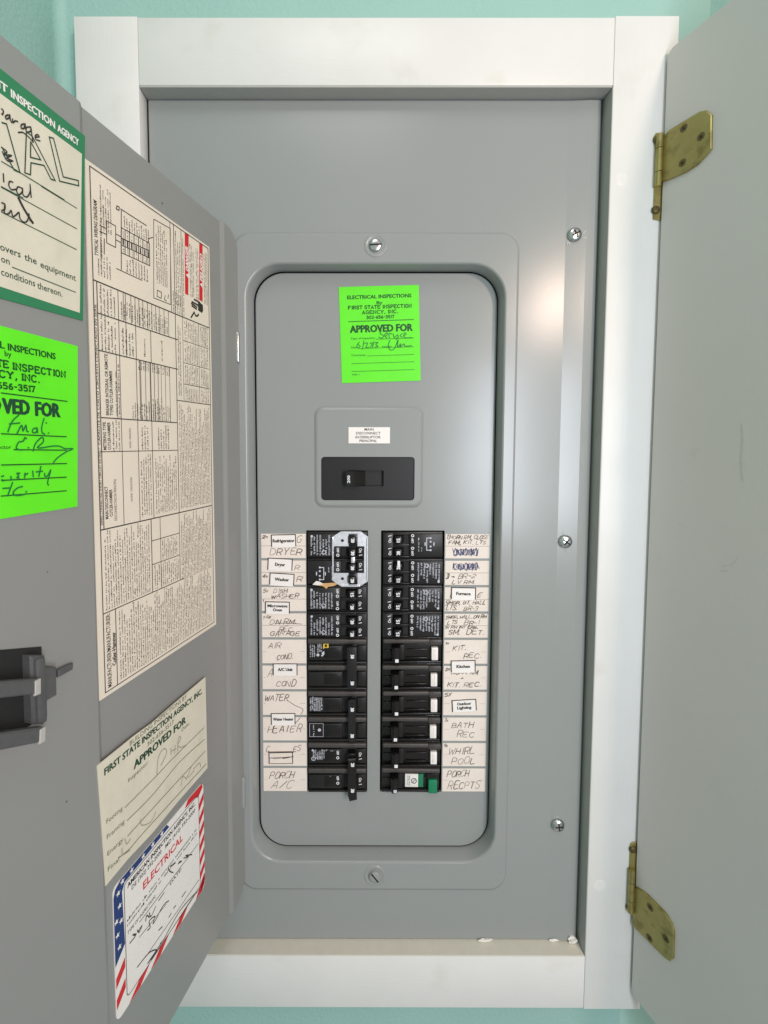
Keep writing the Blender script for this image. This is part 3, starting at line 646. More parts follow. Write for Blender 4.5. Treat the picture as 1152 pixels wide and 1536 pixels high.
# latch on the free edge of the door (w, z) -> u = -w
LT = T['latch']
def wz(s): return [(-a, b) for a, b in s]
bm = B(); prism(bm, [(-12.2, -4.0), (-9.446, -4.988), (-9.488, -6.747), (-12.2, -6.9)], 0.001, 0.03); mesh_obj('latch_opening', bm, 'pit', DOOR, DOORF, smooth=0)
bm = B(); prism(bm, [(a - .22, b) for a, b in wz(LT[1])], 0.03, 0.30, 0.05); box(bm, -9.86, -9.62, -6.62, -5.1, 0.28, 0.38, .05); mesh_obj('latch_body', bm, 'latch', DOOR, DOORF, smooth=40)
bm = B(); prism(bm, [(a - .07, b) for a, b in wz(LT[2])], 0.05, 0.16, 0.02); mesh_obj('latch_bolt', bm, 'latch', DOOR, DOORF, smooth=40)
for q in ([(-11.6, -4.61), (-9.547, -5.503), (-9.561, -5.862), (-11.6, -4.97)], [(-11.6, -5.69), (-9.473, -6.716), (-9.50, -7.059), (-11.6, -6.10)]):
    q = [(a - .34, b) for a, b in q]
    bm = B(); prism(bm, [q[0], q[1], q[2], q[3]], 0.30, 0.50, 0.04); mesh_obj('latch_arm', bm, 'latch', DOOR, DOORF, smooth=40)
    bm = B(); prism(bm, [(q[1][0] - .13, q[1][1] + .015), (q[1][0] + .02, q[1][1] - .0), (q[2][0] + .02, q[2][1] - .0), (q[2][0] - .13, q[2][1] + .02)], 0.45, 0.525, 0.02); mesh_obj('latch_arm_end', bm, 'latch_worn', DOOR, DOORF, smooth=40)

# ---------------------------------------------------------------- stickers on the door
def door_thing(name, w0, z0, n, label, cat, group=None):
    f = DOORF @ Matrix.Translation(Vector((-w0, z0, n + 0.018)) * U)
    return thing(name, f, label, cat, group), f

# certificate with green border
t, f = door_thing('inspection_certificate', 13.3, 3.27, 0.004, 'green bordered final inspection certificate at the top left of the open panel door', 'sticker', 'inspection stickers on the open door')
paper('border', [(0, -0.15), (5.35, -0.003), (5.60, 4.89), (0, 5.05)], 'forest', t, f, 0.006)
paper('paper', [(0.3, 0.22), (5.255, 0.175), (5.475, 4.36), (0.3, 4.48)], 'beige', t, f, 0.010)
bm = B()
ff = lambda s, n=0.016, w=0.024, sm=False: [ribbon(bm, q, w, n, sm) for q in s]
text(bm, 'NT', 3.22, 3.55, 4.515, .17, 0.012, 0.035); text(bm, 'INSPECTION', 3.625, 4.705, 4.505, .17, 0.012, 0.035); text(bm, 'AGENCY', 4.775, 5.385, 4.50, .17, 0.012, 0.035)
mesh_obj('heading', bm, 'white', t, f, smooth=0)
bm = B(); ff(T['final_outline'], w=0.03); ff(T['final_rule'], w=0.022)
text(bm, 'overs', 3.24, 3.70, 1.00, .155, 0.016, 0.008); text(bm, 'the', 3.79, 4.09, .99, .155, 0.016, 0.008); text(bm, 'equipment', 4.18, 5.16, .965, .155, 0.016, 0.008)
text(bm, 'on', 3.25, 3.44, .745, .15, 0.016, 0.008); text(bm, 'conditions', 3.24, 4.03, .455, .155, 0.016, 0.008); text(bm, 'thereon.', 4.08, 4.745, .435, .155, 0.016, 0.008)
mesh_obj('print', bm, 'forestink', t, f, smooth=0)
bm = B(); ff(T['final_hand'], w=0.03, sm=True, n=0.02); ff(T['final_thick'], w=0.06, sm=True, n=0.02)
mesh_obj('handwriting', bm, 'ink', t, f, smooth=0)

def green_print(bm, n=0.016, w=3.57, H=4.26):
    text(bm, 'ELECTRICAL INSPECTIONS', .36, 3.22, H - .565, .155, n, 0.04)
    text(bm, 'By', 1.66, 1.93, H - .82, .13, n, 0.03)
    glyph_text(bm, 'FIRST STATE INSPECTION', .40, 3.20, H - 1.01, .14, .034, n, slab=True)
    glyph_text(bm, 'AGENCY, INC.', 1.02, 2.60, H - 1.235, .14, .034, n, slab=True)
    glyph_text(bm, '302-656-3517', 1.20, 2.42, H - 1.45, .12, .032, n, slab=True)
    text(bm, 'APPROVED FOR', .44, 3.24, H - 2.04, .31, n, 0.055)
    text(bm, 'Type of Inspection', .46, 1.54, H - 2.34, .085, n, 0.012)
    text(bm, 'Date', .46, .72, H - 2.73, .085, n, 0.015); text(bm, 'Inspector', 1.86, 2.30, H - 2.73, .08, n, 0.012)
    text(bm, 'Comments', .46, 1.10, H - 3.08, .085, n, 0.012)
    text(bm, 'FSIA 1', .48, .80, H - 3.93, .06, n, 0.02)
    for x0, x1, y in ((.38, 3.30, 1.55), (1.58, 3.28, 2.36), (.78, 3.28, 2.75), (1.18, 3.28, 3.09), (.46, 3.28, 3.41), (.46, 3.28, 3.76)):
        ribbon(bm, [(x0, H - y), (x1, H - y)], .028 if y == 1.55 else .020, n)

t, f = door_thing('inspection_sticker', 11.8, -1.69, 0.004, 'fluorescent green approval sticker on the open panel door, below the green bordered certificate', 'sticker', 'inspection stickers on the open door')
paper('paper', [(0.10, -0.02), (3.493, 0.014), (3.66, 4.244), (0.12, 4.33)], 'neon', t, f)
bm = B()
text(bm, 'ELECTRICAL', .42, 1.755, 3.80, .15, .014, 0.035); text(bm, 'INSPECTIONS', 1.825, 3.00, 3.785, .15, .014, 0.035)
text(bm, 'by', 1.745, 1.90, 3.64, .12, .014, 0.02)
glyph_text(bm, 'FIRST STATE', .45, 1.81, 3.385, .15, .036, .014, slab=True); glyph_text(bm, 'INSPECTION', 1.91, 3.25, 3.37, .15, .036, .014, slab=True)
glyph_text(bm, 'AGENCY,', .9, 1.99, 3.155, .15, .036, .014, slab=True); glyph_text(bm, 'INC.', 2.11, 2.54, 3.15, .15, .036, .014, slab=True)
glyph_text(bm, '302-656-3517', 1.1, 2.42, 2.91, .13, .034, .014, slab=True)
text(bm, 'Inspector', 1.30, 1.81, 1.56, .085, .014, 0.012)
for s in T['green_rule']: ribbon(bm, s, .028, .014)
mesh_obj('print', bm, 'greenink', t, f, smooth=0)
bm = B(); text(bm, 'APPRO', .40, 1.61, 2.375, .33, .014, 0.06); text(bm, 'VED', 1.655, 2.27, 2.36, .33, .014, 0.06); text(bm, 'FOR', 2.425, 3.07, 2.35, .33, .014, 0.06)
mesh_obj('heading', bm, 'forestink', t, f, smooth=0)
bm = B()
for s in T['green_hand']: ribbon(bm, s, .034, .02, True)
mesh_obj('handwriting', bm, 'pen_green', t, f, smooth=0)

# wiring diagram label: reads upwards, so its own u runs up the door and v towards the free edge
LF = DOORF @ Matrix.Translation(Vector((-1.902, -7.342, -0.095)) * U) @ Matrix.Rotation(pi / 2, 4, 'Z')
t = thing('wiring_diagram_label', LF, 'large cream wiring diagram label with red danger bars on the open panel door', 'label', 'labels and stickers on the open door')
paper('paper', [(-0.05, -0.03), (14.97, 0.03), (15.0, 5.72), (-0.03, 5.80)], 'cream', t, LF)
bm = B()
LW = .022
rect_lines(bm, .10, 14.88, .13, 5.58, .028)
def hl(u0, u1, v, w=LW): ribbon(bm, [(u0, v), (u1, v)], w)
def vline(u, v0, v1, w=LW): ribbon(bm, [(u, v0), (u, v1)], w)
vline(2.43, .2 + 1.74, 5.58, .028); vline(4.87, .13, 5.58, .034); vline(7.1, 2.14, 5.50); vline(8.07, 2.14, 5.46, .03); vline(9.95, 2.07, 5.46, .03); vline(10.98, 2.05, 5.46, .03); vline(11.85, .13, 5.58, .034)
hl(4.87, 11.85, 5.46, .028); hl(.12, 2.43, 5.12, .028)
for v in (4.70,): hl(4.87, 11.85, v)
hl(9.95, 11.85, 4.42); hl(4.87, 9.95, 4.04); hl(8.07, 9.95, 3.9); hl(4.87, 9.95, 3.42); hl(2.43, 4.87, 3.56, .028); vline(3.35, 2.16, 3.56); vline(4.14, 2.16, 3.56); hl(2.43, 4.87, 3.13)
hl(4.87, 14.88, 2.14, .03); hl(2.43, 4.87, 1.95 + .2)
for v in (4.83, 3.86, 3.66, 3.45, 3.26, 3.08, 2.92, 2.72, 2.50): hl(8.07, 9.95, v, .018)
for v in (4.5, 4.2, 4.03, 3.87, 3.7, 3.5, 3.3, 3.12, 2.95, 2.72, 2.5): hl(10.98, 11.85, v, .018)
hl(9.95, 10.98, 4.03); hl(9.95, 10.98, 3.38)
for u in (8.86, 9.48, 10.24, 11.03): vline(u, .2, 1.72)
hl(8.86, 11.85, 1.75, .018); hl(8.86, 11.85, .82, .018); vline(8.86, .13, 2.14, .028)
for v in (2.33, 1.75): hl(11.85, 14.88, v, .02)
for s in T['wl']: ribbon(bm, s, .026)
for s in T['wl_box']: ribbon(bm, s, .024)
ribbon(bm, [(14.67, 2.312), (12.102, 2.372)], .02)
for k, (u, v) in enumerate([(13.34, 4.44), (13.34, 4.27), (13.35, 4.10), (13.35, 3.92), (13.36, 3.74), (13.37, 3.55), (13.38, 3.39)]):
    quad(bm, u - .085, u + .085, v - .028, v + .028)
    micro(bm, 13.05, 13.26, v - .06, v + .04, .06, 200 + k); micro(bm, 13.46, 13.70, v - .06, v + .04, .06, 220 + k)
mesh_obj('ruling', bm, 'ink', t, LF, smooth=0)
bm = B()
def red_txt(): pass
for q in T['wl_blocks'][:2]: poly(bm, q)
mesh_obj('danger_bar', bm, 'red', t, LF, smooth=0)
bm = B()
text(bm, 'DANGER', 13.56, 14.42, 1.365, .15, .016, 0.06, slant=.25); text(bm, 'PELIGRO', 13.48, 14.48, .52, .15, .016, 0.06, slant=.25)
for (u, v) in ((13.32, 1.36), (13.26, .53)):
    poly(bm, [(u, v), (u + .18, v), (u + .09, v + .16)], .016)
mesh_obj('danger_lettering', bm, 'white', t, LF, smooth=0)
bm = B()
text(bm, 'TYPICAL WIRING DIAGRAM', 12.55, 14.05, 5.37, .12, .012, 0.02)
text(bm, 'CAPACITE DE CORTO CIRCUITO CONECTADO EN SERIE', 7.3, 11.2, 5.49, .075, .012, 0.012)
text(bm, 'SERIES CONNECTED SHORT CIRCUIT RATING /', 5.0, 7.2, 5.49, .075, .012, 0.012)
text(bm, 'MANUFACTURER/MANUFACTURIER:', .18, 2.38, 5.33, .15, .012, 0.012)
text(bm, 'Cutler-Hammer', .75, 1.75, 5.15, .14, .012, 0.03)
text(bm, 'MAIN DISCONNECT', 5.15, 6.1, 5.28, .11, .012, 0.02); text(bm, 'CUTLER-HAMMER', 5.2, 6.0, 5.12, .11, .012, 0.02)
text(bm, 'DESCONNECTADOR PRINCIPAL', 5.05, 6.3, 4.96, .10, .012, 0)
text(bm, 'METERING TYPE', 7.15, 7.95, 5.28, .11, .012, 0.02); text(bm, 'CUTLER-HAMMER', 7.15, 7.95, 5.12, .11, .012, 0.02)
text(bm, 'BREAKER INTEGRAL OR REMOTE', 8.15, 9.9, 5.15, .11, .012, 0.02); text(bm, 'TYPES CUTLER-HAMMER', 8.15, 9.45, 5.0, .11, .012, 0.02)
text(bm, 'NONE / NINGUNO', 5.55, 6.3, 4.33, .08, .012); text(bm, 'NONE / NINGUNO', 7.2, 7.8, 4.33, .08, .012)
mesh_obj('lettering', bm, 'ink', t, LF, smooth=0)
bm = B()
for q in T['wl_hand']:
    if len(q) == 5 and q[0][0] > 12.5: poly(bm, q)
    else: ribbon(bm, q, .065)
mesh_obj('shock_hand_symbol', bm, 'ink', t, LF, smooth=0)
bm = B()
mb = [(13.35, 14.55, 4.85, 5.30, .085), (12.05, 12.65, 4.9, 5.45, .10), (12.55, 13.9, 5.22, 5.34, .11), (13.75, 14.15, 3.35, 4.45, .10), (12.5, 12.95, 3.4, 4.4, .12),
      (12.62, 14.5, 2.42, 3.08, .095), (12.2, 14.75, 1.78, 2.12, .1), (11.9, 12.6, 1.78, 2.3, .1), (11.9, 14.75, 1.62, 1.74, .1),
      (12.72, 14.75, 1.0, 1.32, .09), (12.72, 14.7, .74, .96, .09), (12.7, 14.7, .18, .47, .09),
      (10.98, 11.8, 4.72, 5.42, .12), (9.98, 10.95, 4.72, 5.42, .12), (8.1, 9.9, 4.72, 4.95, .11), (7.12, 8.0, 4.75, 5.1, .11),
      (11.05, 11.6, 2.55, 4.65, .105), (10.02, 10.8, 4.1, 4.65, .13), (10.1, 10.7, 3.6, 3.75, .12), (10.1, 10.9, 2.8, 2.95, .12), (9.65, 9.93, 2.5, 4.0, .10), (8.1, 8.6, 2.5, 4.3, .10), (8.1, 8.9, 2.9, 3.6, .10),
      (5.0, 7.0, 3.5, 4.0, .10), (5.0, 6.9, 2.2, 3.35, .10), (7.15, 7.95, 3.5, 3.95, .12), (7.15, 7.95, 2.6, 3.2, .12),
      (5.0, 8.75, .2, 2.08, .088), (8.9, 9.44, .9, 1.7, .10), (9.52, 10.2, .9, 1.7, .10), (10.28, 11.0, .9, 1.7, .10), (11.08, 11.8, .9, 1.7, .10),
      (8.9, 9.44, .2, .75, .10), (9.52, 10.2, .2, .75, .10), (10.28, 11.0, .2, .75, .10), (11.08, 11.8, .2, .75, .10), (9.0, 11.8, 1.8, 2.08, .1),
      (2.5, 4.82, 3.6, 5.5, .092), (2.5, 3.3, 2.2, 3.5, .10), (3.4, 4.1, 2.25, 3.1, .09), (.2, 2.38, .25, 5.05, .095), (2.4, 4.8, .22, 2.1, .088)]
for k, (a, b, c, d, p) in enumerate(mb): micro(bm, a, b, c, d, p, k + 1, ragged=.25, spaces=.12)
o = mesh_obj('small_print', bm, 'greyink', t, LF, smooth=0); tag(o, kind='stuff')

# beige building inspection sticker
t, f = door_thing('building_inspection_sticker', 7.93, -12.83, 0.004, 'creased beige building inspection sticker with green lettering, below the wiring diagram label', 'sticker', 'inspection stickers on the open door')
C4 = T['beige_corners']
paper('paper', [(0.148, -0.009), (0.98, 0.03), (2.063, -0.045), (3.4, .02), (5.142, 0.0), (5.108, 3.718), (3.2, 3.69), (2.186, 3.66), (1.365, 3.72), (-0.008, 3.738), (0.083, 1.775)], 'beige', t, f)
bm = B()
text(bm, 'FIRST STATE INSPECTION AGENCY, INC.', .22, 4.86, 3.28, .20, .014, 0.035, rise=-.08)
text(bm, 'APPROVED FOR', 1.33, 3.87, 2.67, .25, .014, 0.045, rise=-.03)
mesh_obj('heading', bm, 'forestink', t, f, smooth=0)
bm = B()
text(bm, 'BUILDING INSPECTIONS BY', 1.19, 3.95, 3.52, .15, .014, 0); text(bm, '302-656-3517', 1.93, 3.22, 3.0, .15, .014, 0)
text(bm, 'Inspector:', 1.09, 1.95, 2.42, .14, .014, 0); text(bm, 'Date:', 3.63, 4.07, 2.44, .13, .014, 0)
for s, y, x1 in (('Footing', 1.80, .84), ('Framing', 1.33, .90), ('Energy', .82, .84), ('Final', .345, .66)): text(bm, s, .24, x1, y, .14, .014, 0, rise=-.05)
for s in T['beige_rule']: ribbon(bm, s, .022, .014, True)
mesh_obj('print', bm, mat('olive_print', (0.10, 0.12, 0.055, 1), .6), t, f, smooth=0)
bm = B()
for s in T['beige_hand']: ribbon(bm, s, .024, .02, True)
mesh_obj('handwriting', bm, 'faintpen', t, f, smooth=0)

# flag bordered electrical sticker
t, f = door_thing('flag_inspection_sticker', 7.42, -17.55, -0.111, 'electrical inspection sticker with stars and stripes border, lowest on the open panel door', 'sticker', 'inspection stickers on the open door')
paper('paper', [(p[0] + (0.0 if p[0] < 2 else .0) , p[1]) for p in rrect(0.0, 4.50, -0.10, 4.24, 0.22, 5)], 'white', t, f)
bm = B()
poly(bm, [(0.01, 1.70), (.40, 2.05), (.34, 3.80), (.45, 4.0), (2.50, 4.06), (2.38, 4.235), (.30, 4.235), (.08, 4.12), (0.01, 3.9)])
mesh_obj('blue_field', bm, 'navy', t, f, smooth=0)
bm = B()
poly(bm, [(3.35, 4.03), (3.95, 3.98), (4.15, 3.84), (4.45, 4.05), (4.40, 4.22), (3.55, 4.235)])
for k in range(7):
    y = 3.52 - k * .56
    poly(bm, [(4.19, y - .28), (4.49, y + .0), (4.49, y + .28), (4.19, y + .0)])
poly(bm, [(0.02, .98), (.38, 1.30), (.38, 1.62), (0.02, 1.30)]); poly(bm, [(0.02, .30), (.38, .62), (.38, .94), (0.02, .62)])
for x in (2.55, 1.45, .5): poly(bm, [(x, -.09), (x + .45, .2), (x + .92, .2), (x + .47, -.09)])
poly(bm, [(3.9, -.09), (4.15, .2), (4.47, .5), (4.47, .05), (4.3, -.09)])
mesh_obj('red_stripe', bm, 'red', t, f, smooth=0)
bm = B()
def star(cx, cy, r, n=.018):
    pts = []
    for i in range(10):
        a = pi / 2 + i * pi / 5; q = r if i % 2 == 0 else r * .42
        pts.append((cx + q * cos(a), cy + q * sin(a)))
    c = bm.verts.new((cx, cy, n)); vs = [bm.verts.new((x, y, n)) for x, y in pts]
    for i in range(10): bm.faces.new((c, vs[i], vs[(i + 1) % 10]))
for c in ((.19, 3.90), (.23, 3.46), (.09, 3.08), (.27, 2.94), (.12, 2.62), (.18, 2.18), (.36, 4.12), (.74, 4.12), (1.24, 4.13), (1.68, 4.14), (2.12, 4.14)): star(c[0], c[1], .10)
mesh_obj('star', bm, 'white', t, f, smooth=0)
bm = B()
inner = rrect(.42, 4.18, .22, 3.96, .14, 4)
poly(bm, inner, .012); ip = mesh_obj('inner_panel', bm, 'white', t, f, smooth=0)
bm = B(); ribbon(bm, inner + [inner[0]], .022, .016)
text(bm, 'AMERICAN INSPECTION AGENCY, INC.', .55, 3.95, 3.70, .15, .016, .03); text(bm, 'DE (302) 292-2000', .72, 2.08, 3.48, .14, .016, .012); text(bm, 'MD (410) 392-2000', 2.28, 3.95, 3.45, .14, .016, .012)
micro(bm, .5, 4.05, 2.42, 2.80, .16, 301, n=.016, ragged=.1, cw=.075)
text(bm, 'TYPE OF INSPECTION:', .5, 1.75, 2.20, .11, .016, .01); text(bm, 'DATE:', 2.47, 3.1, 1.90, .11, .016, .01)
for s in T['flag_rule']: ribbon(bm, s, .022, .016)
ribbon(bm, [(1.0, 2.1), (4.1, 2.02)], .02, .016)
mesh_obj('print', bm, 'ink', t, f, smooth=0)
bm = B(); text(bm, 'ELECTRICAL', 1.20, 3.20, 3.0, .26, .016, 0.02, rise=-.03); mesh_obj('red_lettering', bm, 'red', t, f, smooth=0)
bm = B()
for s in T['flag_hand']: ribbon(bm, s, .032, .02, True)
mesh_obj('handwriting', bm, 'ink', t, f, smooth=0)

# ---------------------------------------------------------------- sticker on the dead front
g = radians(1.9)
f = frame((-0.50, 0.580, 2.72), (cos(g), 0, sin(g)), (-sin(g), 0, cos(g)))
t = thing('inspection_sticker', f, 'fluorescent green approval sticker in the middle of the panel, above the main breaker', 'sticker', 'fluorescent green inspection stickers')
paper('paper', [(0, 0), (3.55, 0), (3.56, 4.22), (0.0, 4.24)], 'neon', t, f)
bm = B(); green_print(bm, .012)
mesh_obj('print', bm, 'greenink', t, f, smooth=0)
f2 = FRONT(-0.496, 0.580, 2.715)
bm = B()
for s in T['g2_hand']: ribbon(bm, s, .032, .018, True)
mesh_obj('handwriting', bm, 'pen_green', t, f2, smooth=0)

# ---------------------------------------------------------------- main breaker
FM = FRONT(0.68, 0.6, -1.59)
MB_ = thing('main_breaker', FM, 'wide black main breaker with a 200 amp toggle, under its small white label', 'main breaker')
bm = B()
flat = flat_holes(bm, [rrect(-2.10, 2.10, -.97, .97, .10, 4), rrect(-.90, .72, -.35, .37, .05, 3)], 0.02)
o_ = ringv(bm, rrect(-2.10, 2.10, -.97, .97, .10, 4), -0.9); loft(bm, flat[0], o_)
i_ = ringv(bm, rrect(-.90, .72, -.35, .37, .05, 3), -0.18); loft(bm, i_, flat[1]); bm.faces.new(i_)
bmesh.ops.recalc_face_normals(bm, faces=bm.faces)
mesh_obj('body', bm, 'charcoal', MB_, FM, smooth=40)
bm = B()
prism(bm, [(-.30, -.18), (-1.0, .30), (-1.02, .42), (-.62, .50), (-.12, .02), (-.10, -.18)], -.33, .35)
for v in bm.verts: v.co = Vector((v.co.x, v.co.z, v.co.y))
bmesh.ops.recalc_face_normals(bm, faces=bm.faces)
bmesh.ops.bevel(bm, geom=list(bm.edges), offset=.035, segments=2, affect='EDGES')
mesh_obj('toggle', bm, 'black2', MB_, FM, smooth=40)
bm = B(); text(bm, '200', -.17, .17, -.05, .12, .0, .03)
for v in bm.verts: v.co = Vector((-v.co.y * 1.0 - .86, v.co.x, .475 + v.co.z + (v.co.y) * -.20))
for fc in bm.faces: fc.normal_update()
mesh_obj('amp_number', bm, 'wprint', MB_, FM, smooth=0)
bm = B(); ribbon(bm, [(1.33, .13), (1.30, .02), (1.36, .02), (1.33, .13)], .02, .022); ribbon(bm, rrect(.47, .60, -.74, -.55, .05, 3), .02, .022); ribbon(bm, [(1.25, -.03), (1.42, -.03)], .015, .022)
text(bm, 'O', .42, .56, -.52, .06, .022)
mesh_obj('moulded_mark', bm, 'black2', MB_, FM, smooth=0)
LBF = FRONT(-0.20, 0.485, 0.01)
t = thing('main_disconnect_label', LBF, 'small white main disconnect label just above the wide black main breaker', 'label')
paper('paper', [(0, 0), (1.87, 0), (1.87, .73), (0, .73)], 'pinkwhite', t, LBF, .006)
bm = B()
for s, x0, x1, y, sl in (('MAIN', .72, 1.13, .575, 0), ('DISCONNECT', .34, 1.45, .405, 0), ('INTERRUPTOR', .30, 1.44, .225, .2), ('PRINCIPAL', .48, 1.28, .06, .2)):
    text(bm, s, x0, x1, y, .115, .010, 0.016, slant=sl)
mesh_obj('print', bm, 'greyink', t, LBF, smooth=0)

# ---------------------------------------------------------------- branch breakers
ROW = 1.244; Z0 = -4.018
def rowz(i): return Z0 - ROW * (i + .5)
CXL, CXR = -0.71, 2.755

def amp(bm, s, x, y, n, h=.15, w=.17):
    # number turned a quarter turn, reading downwards on the left bank
    b2 = B(); text(b2, s, -w / 2, w / 2, -h / 2, h, 0, .06)
    vs = {}
    for fc in b2.faces:
        bm.faces.new([bm.verts.new((x + v.co.y, y - v.co.x, n + v.co.z)) for v in fc.verts])
    b2.free()

def vtext(bm, s, x, y, n, w, h, bold=.02):
    b2 = B(); text(b2, s, -w / 2, w / 2, -h / 2, h, 0, bold)
    for fc in b2.faces: bm.faces.new([bm.verts.new((x + v.co.y, y - v.co.x, n + v.co.z)) for v in fc.verts])
    b2.free()

def ring(bm, x, y, r, w, n):
    pts = [(x + r * cos(a * pi / 6), y + r * sin(a * pi / 6)) for a in range(13)]
    ribbon(bm, pts, w, n)

def tandem(name, cx, cz, flip, amps, label, group, printed=True, seed=0):
    rj = random.Random(seed * 7); f = frame((cx, 0.6, cz), (-1, 0, 0), (0, 0, -1)) if flip else FRONT(cx, 0.6, cz)
    f = f @ Matrix.Translation(Vector((rj.uniform(-.012, .012), 0, rj.uniform(-.02, .02))) * U) @ Matrix.Rotation(radians(rj.uniform(-.35, .35)), 4, 'Z') @ Matrix.Rotation(radians(rj.uniform(-.8, .8)), 4, 'Y')
    t = thing(name, f, label, 'breaker', group)
    bm = B()
    box(bm, -1.375, 1.375, -.605, .605, -.9, .05, .03)
    box(bm, -1.36, .16, -.53, .53, .05, .17, .035); box(bm, .90, 1.36, -.57, .57, .05, .17, .035)
    box(bm, .17, .89, -.05, .03, .05, .14, .01); box(bm, .17, .89, .50, .56, .05, .14, .01); box(bm, .17, .89, -.57, -.53, .05, .14, .01)
    mesh_obj('body', bm, 'black2' if seed % 2 else 'charcoal', t, f, smooth=40)
    bm = B(); box(bm, .18, .46, .08, .46, .05, .075); box(bm, .18, .46, -.50, -.10, .05, .075); mesh_obj('toggle_slot', bm, 'pit', t, f, smooth=0)
    for yc, a in ((.28, amps[0]), (-.30, amps[1])):
        bm = B()
        prism(bm, [(.40, .04), (.52, .36), (.56, .46), (.84, .42), (.88, .04)], -.17, .17)
        for v in bm.verts: v.co = Vector((v.co.x, v.co.z + yc, v.co.y))
        bmesh.ops.recalc_face_normals(bm, faces=bm.faces)
        bmesh.ops.bevel(bm, geom=list(bm.edges), offset=.02, segments=1, affect='EDGES')
        tg = mesh_obj('toggle', bm, 'black', t, f, smooth=40)
        bm = B(); amp(bm, a, .70, yc, .462); mesh_obj('amp_number', bm, 'wprint', tg, f, smooth=0)
    bm = B()
    for yc in (.28, -.30):
        vtext(bm, 'OFF', .02, yc + .08, .176, .22, .10, .03); ring(bm, .02, yc - .15, .055, .03, .176)
        vtext(bm, 'On', 1.06, yc + .07, .176, .20, .13, .02); ribbon(bm, [(1.0, yc - .16), (1.13, yc - .13)], .03, .176)
    mesh_obj('on_off_mark', bm, 'wprint', t, f, smooth=0)
    bm = B()
    if printed:
        rnd = random.Random(seed)
        x = -1.22
        for k in range(8):
            ln = rnd.choice((.55, .7, .8, .9)) if k else .85
            micro(bm, -.45, -.45 + ln, x, x + .115, .115, seed * 20 + k, n=.176, ragged=0, cw=.05, hgt=.75, vert=True); x += .135
        ring(bm, -.62, -.32, .085, .03, .177); cyl(bm, (-1.17, .42), .055, .172, .178, 12)
    else:
        ribbon(bm, [(-.75, .22), (-.62, .22), (-.62, -.34), (-.75, -.34)], .035, .176)
        for y in (.22, .05, -.17, -.34): cyl(bm, (-.80, y), .045, .172, .178, 10)
        ribbon(bm, [(-.95, .0), (-.95, -.13)], .05, .176); ribbon(bm, [(-.55, .0), (-.55, -.13)], .05, .176)
        micro(bm, -.35, .28, -.30, -.20, .08, seed, n=.176, ragged=0, cw=.05, hgt=.8, vert=True); micro(bm, .0, .25, -.42, -.34, .075, seed + 1, n=.176, ragged=0, cw=.05, hgt=.8, vert=True)
    mesh_obj('print', bm, 'bprint', t, f, smooth=0)
    return t

GT = 'tandem breakers with two toggles'
tandem('tandem_breaker', CXL, rowz(0), False, ('20', '30'), 'black tandem breaker at the top of the left bank, under the silver bracket', GT, True, 11)
tandem('tandem_breaker', CXL, rowz(1), False, ('30', '20'), 'black tandem breaker with a small circuit symbol, under the lower half of the silver bracket', GT, False, 12)
tandem('tandem_breaker', CXL, rowz(2), False, ('15', '20'), 'black tandem breaker beside the DISH WASHER card, directly below the silver bracket', GT, True, 13)
tandem('tandem_breaker', CXL, rowz(3), False, ('20', '20'), 'black tandem breaker beside the DN RM REC GARAGE card, second below the silver bracket', GT, True, 14)
tandem('tandem_breaker', CXR, rowz(0), True, ('20', '15'), 'black tandem breaker at the top of the right bank, with a small dotted symbol', GT, False, 21)
tandem('tandem_breaker', CXR, rowz(1), True, ('15', '20'), 'black tandem breaker beside the BR-2 card, second from the top of the right bank', GT, True, 22)
tandem('tandem_breaker', CXR, rowz(2), True, ('15', '15'), 'black tandem breaker beside the Furnace label, third from the top of the right bank', GT, True, 23)
tandem('tandem_breaker', CXR, rowz(3), True, ('15', '15'), 'black tandem breaker beside the SM. DET. card, fourth from the top of the right bank', GT, True, 24)

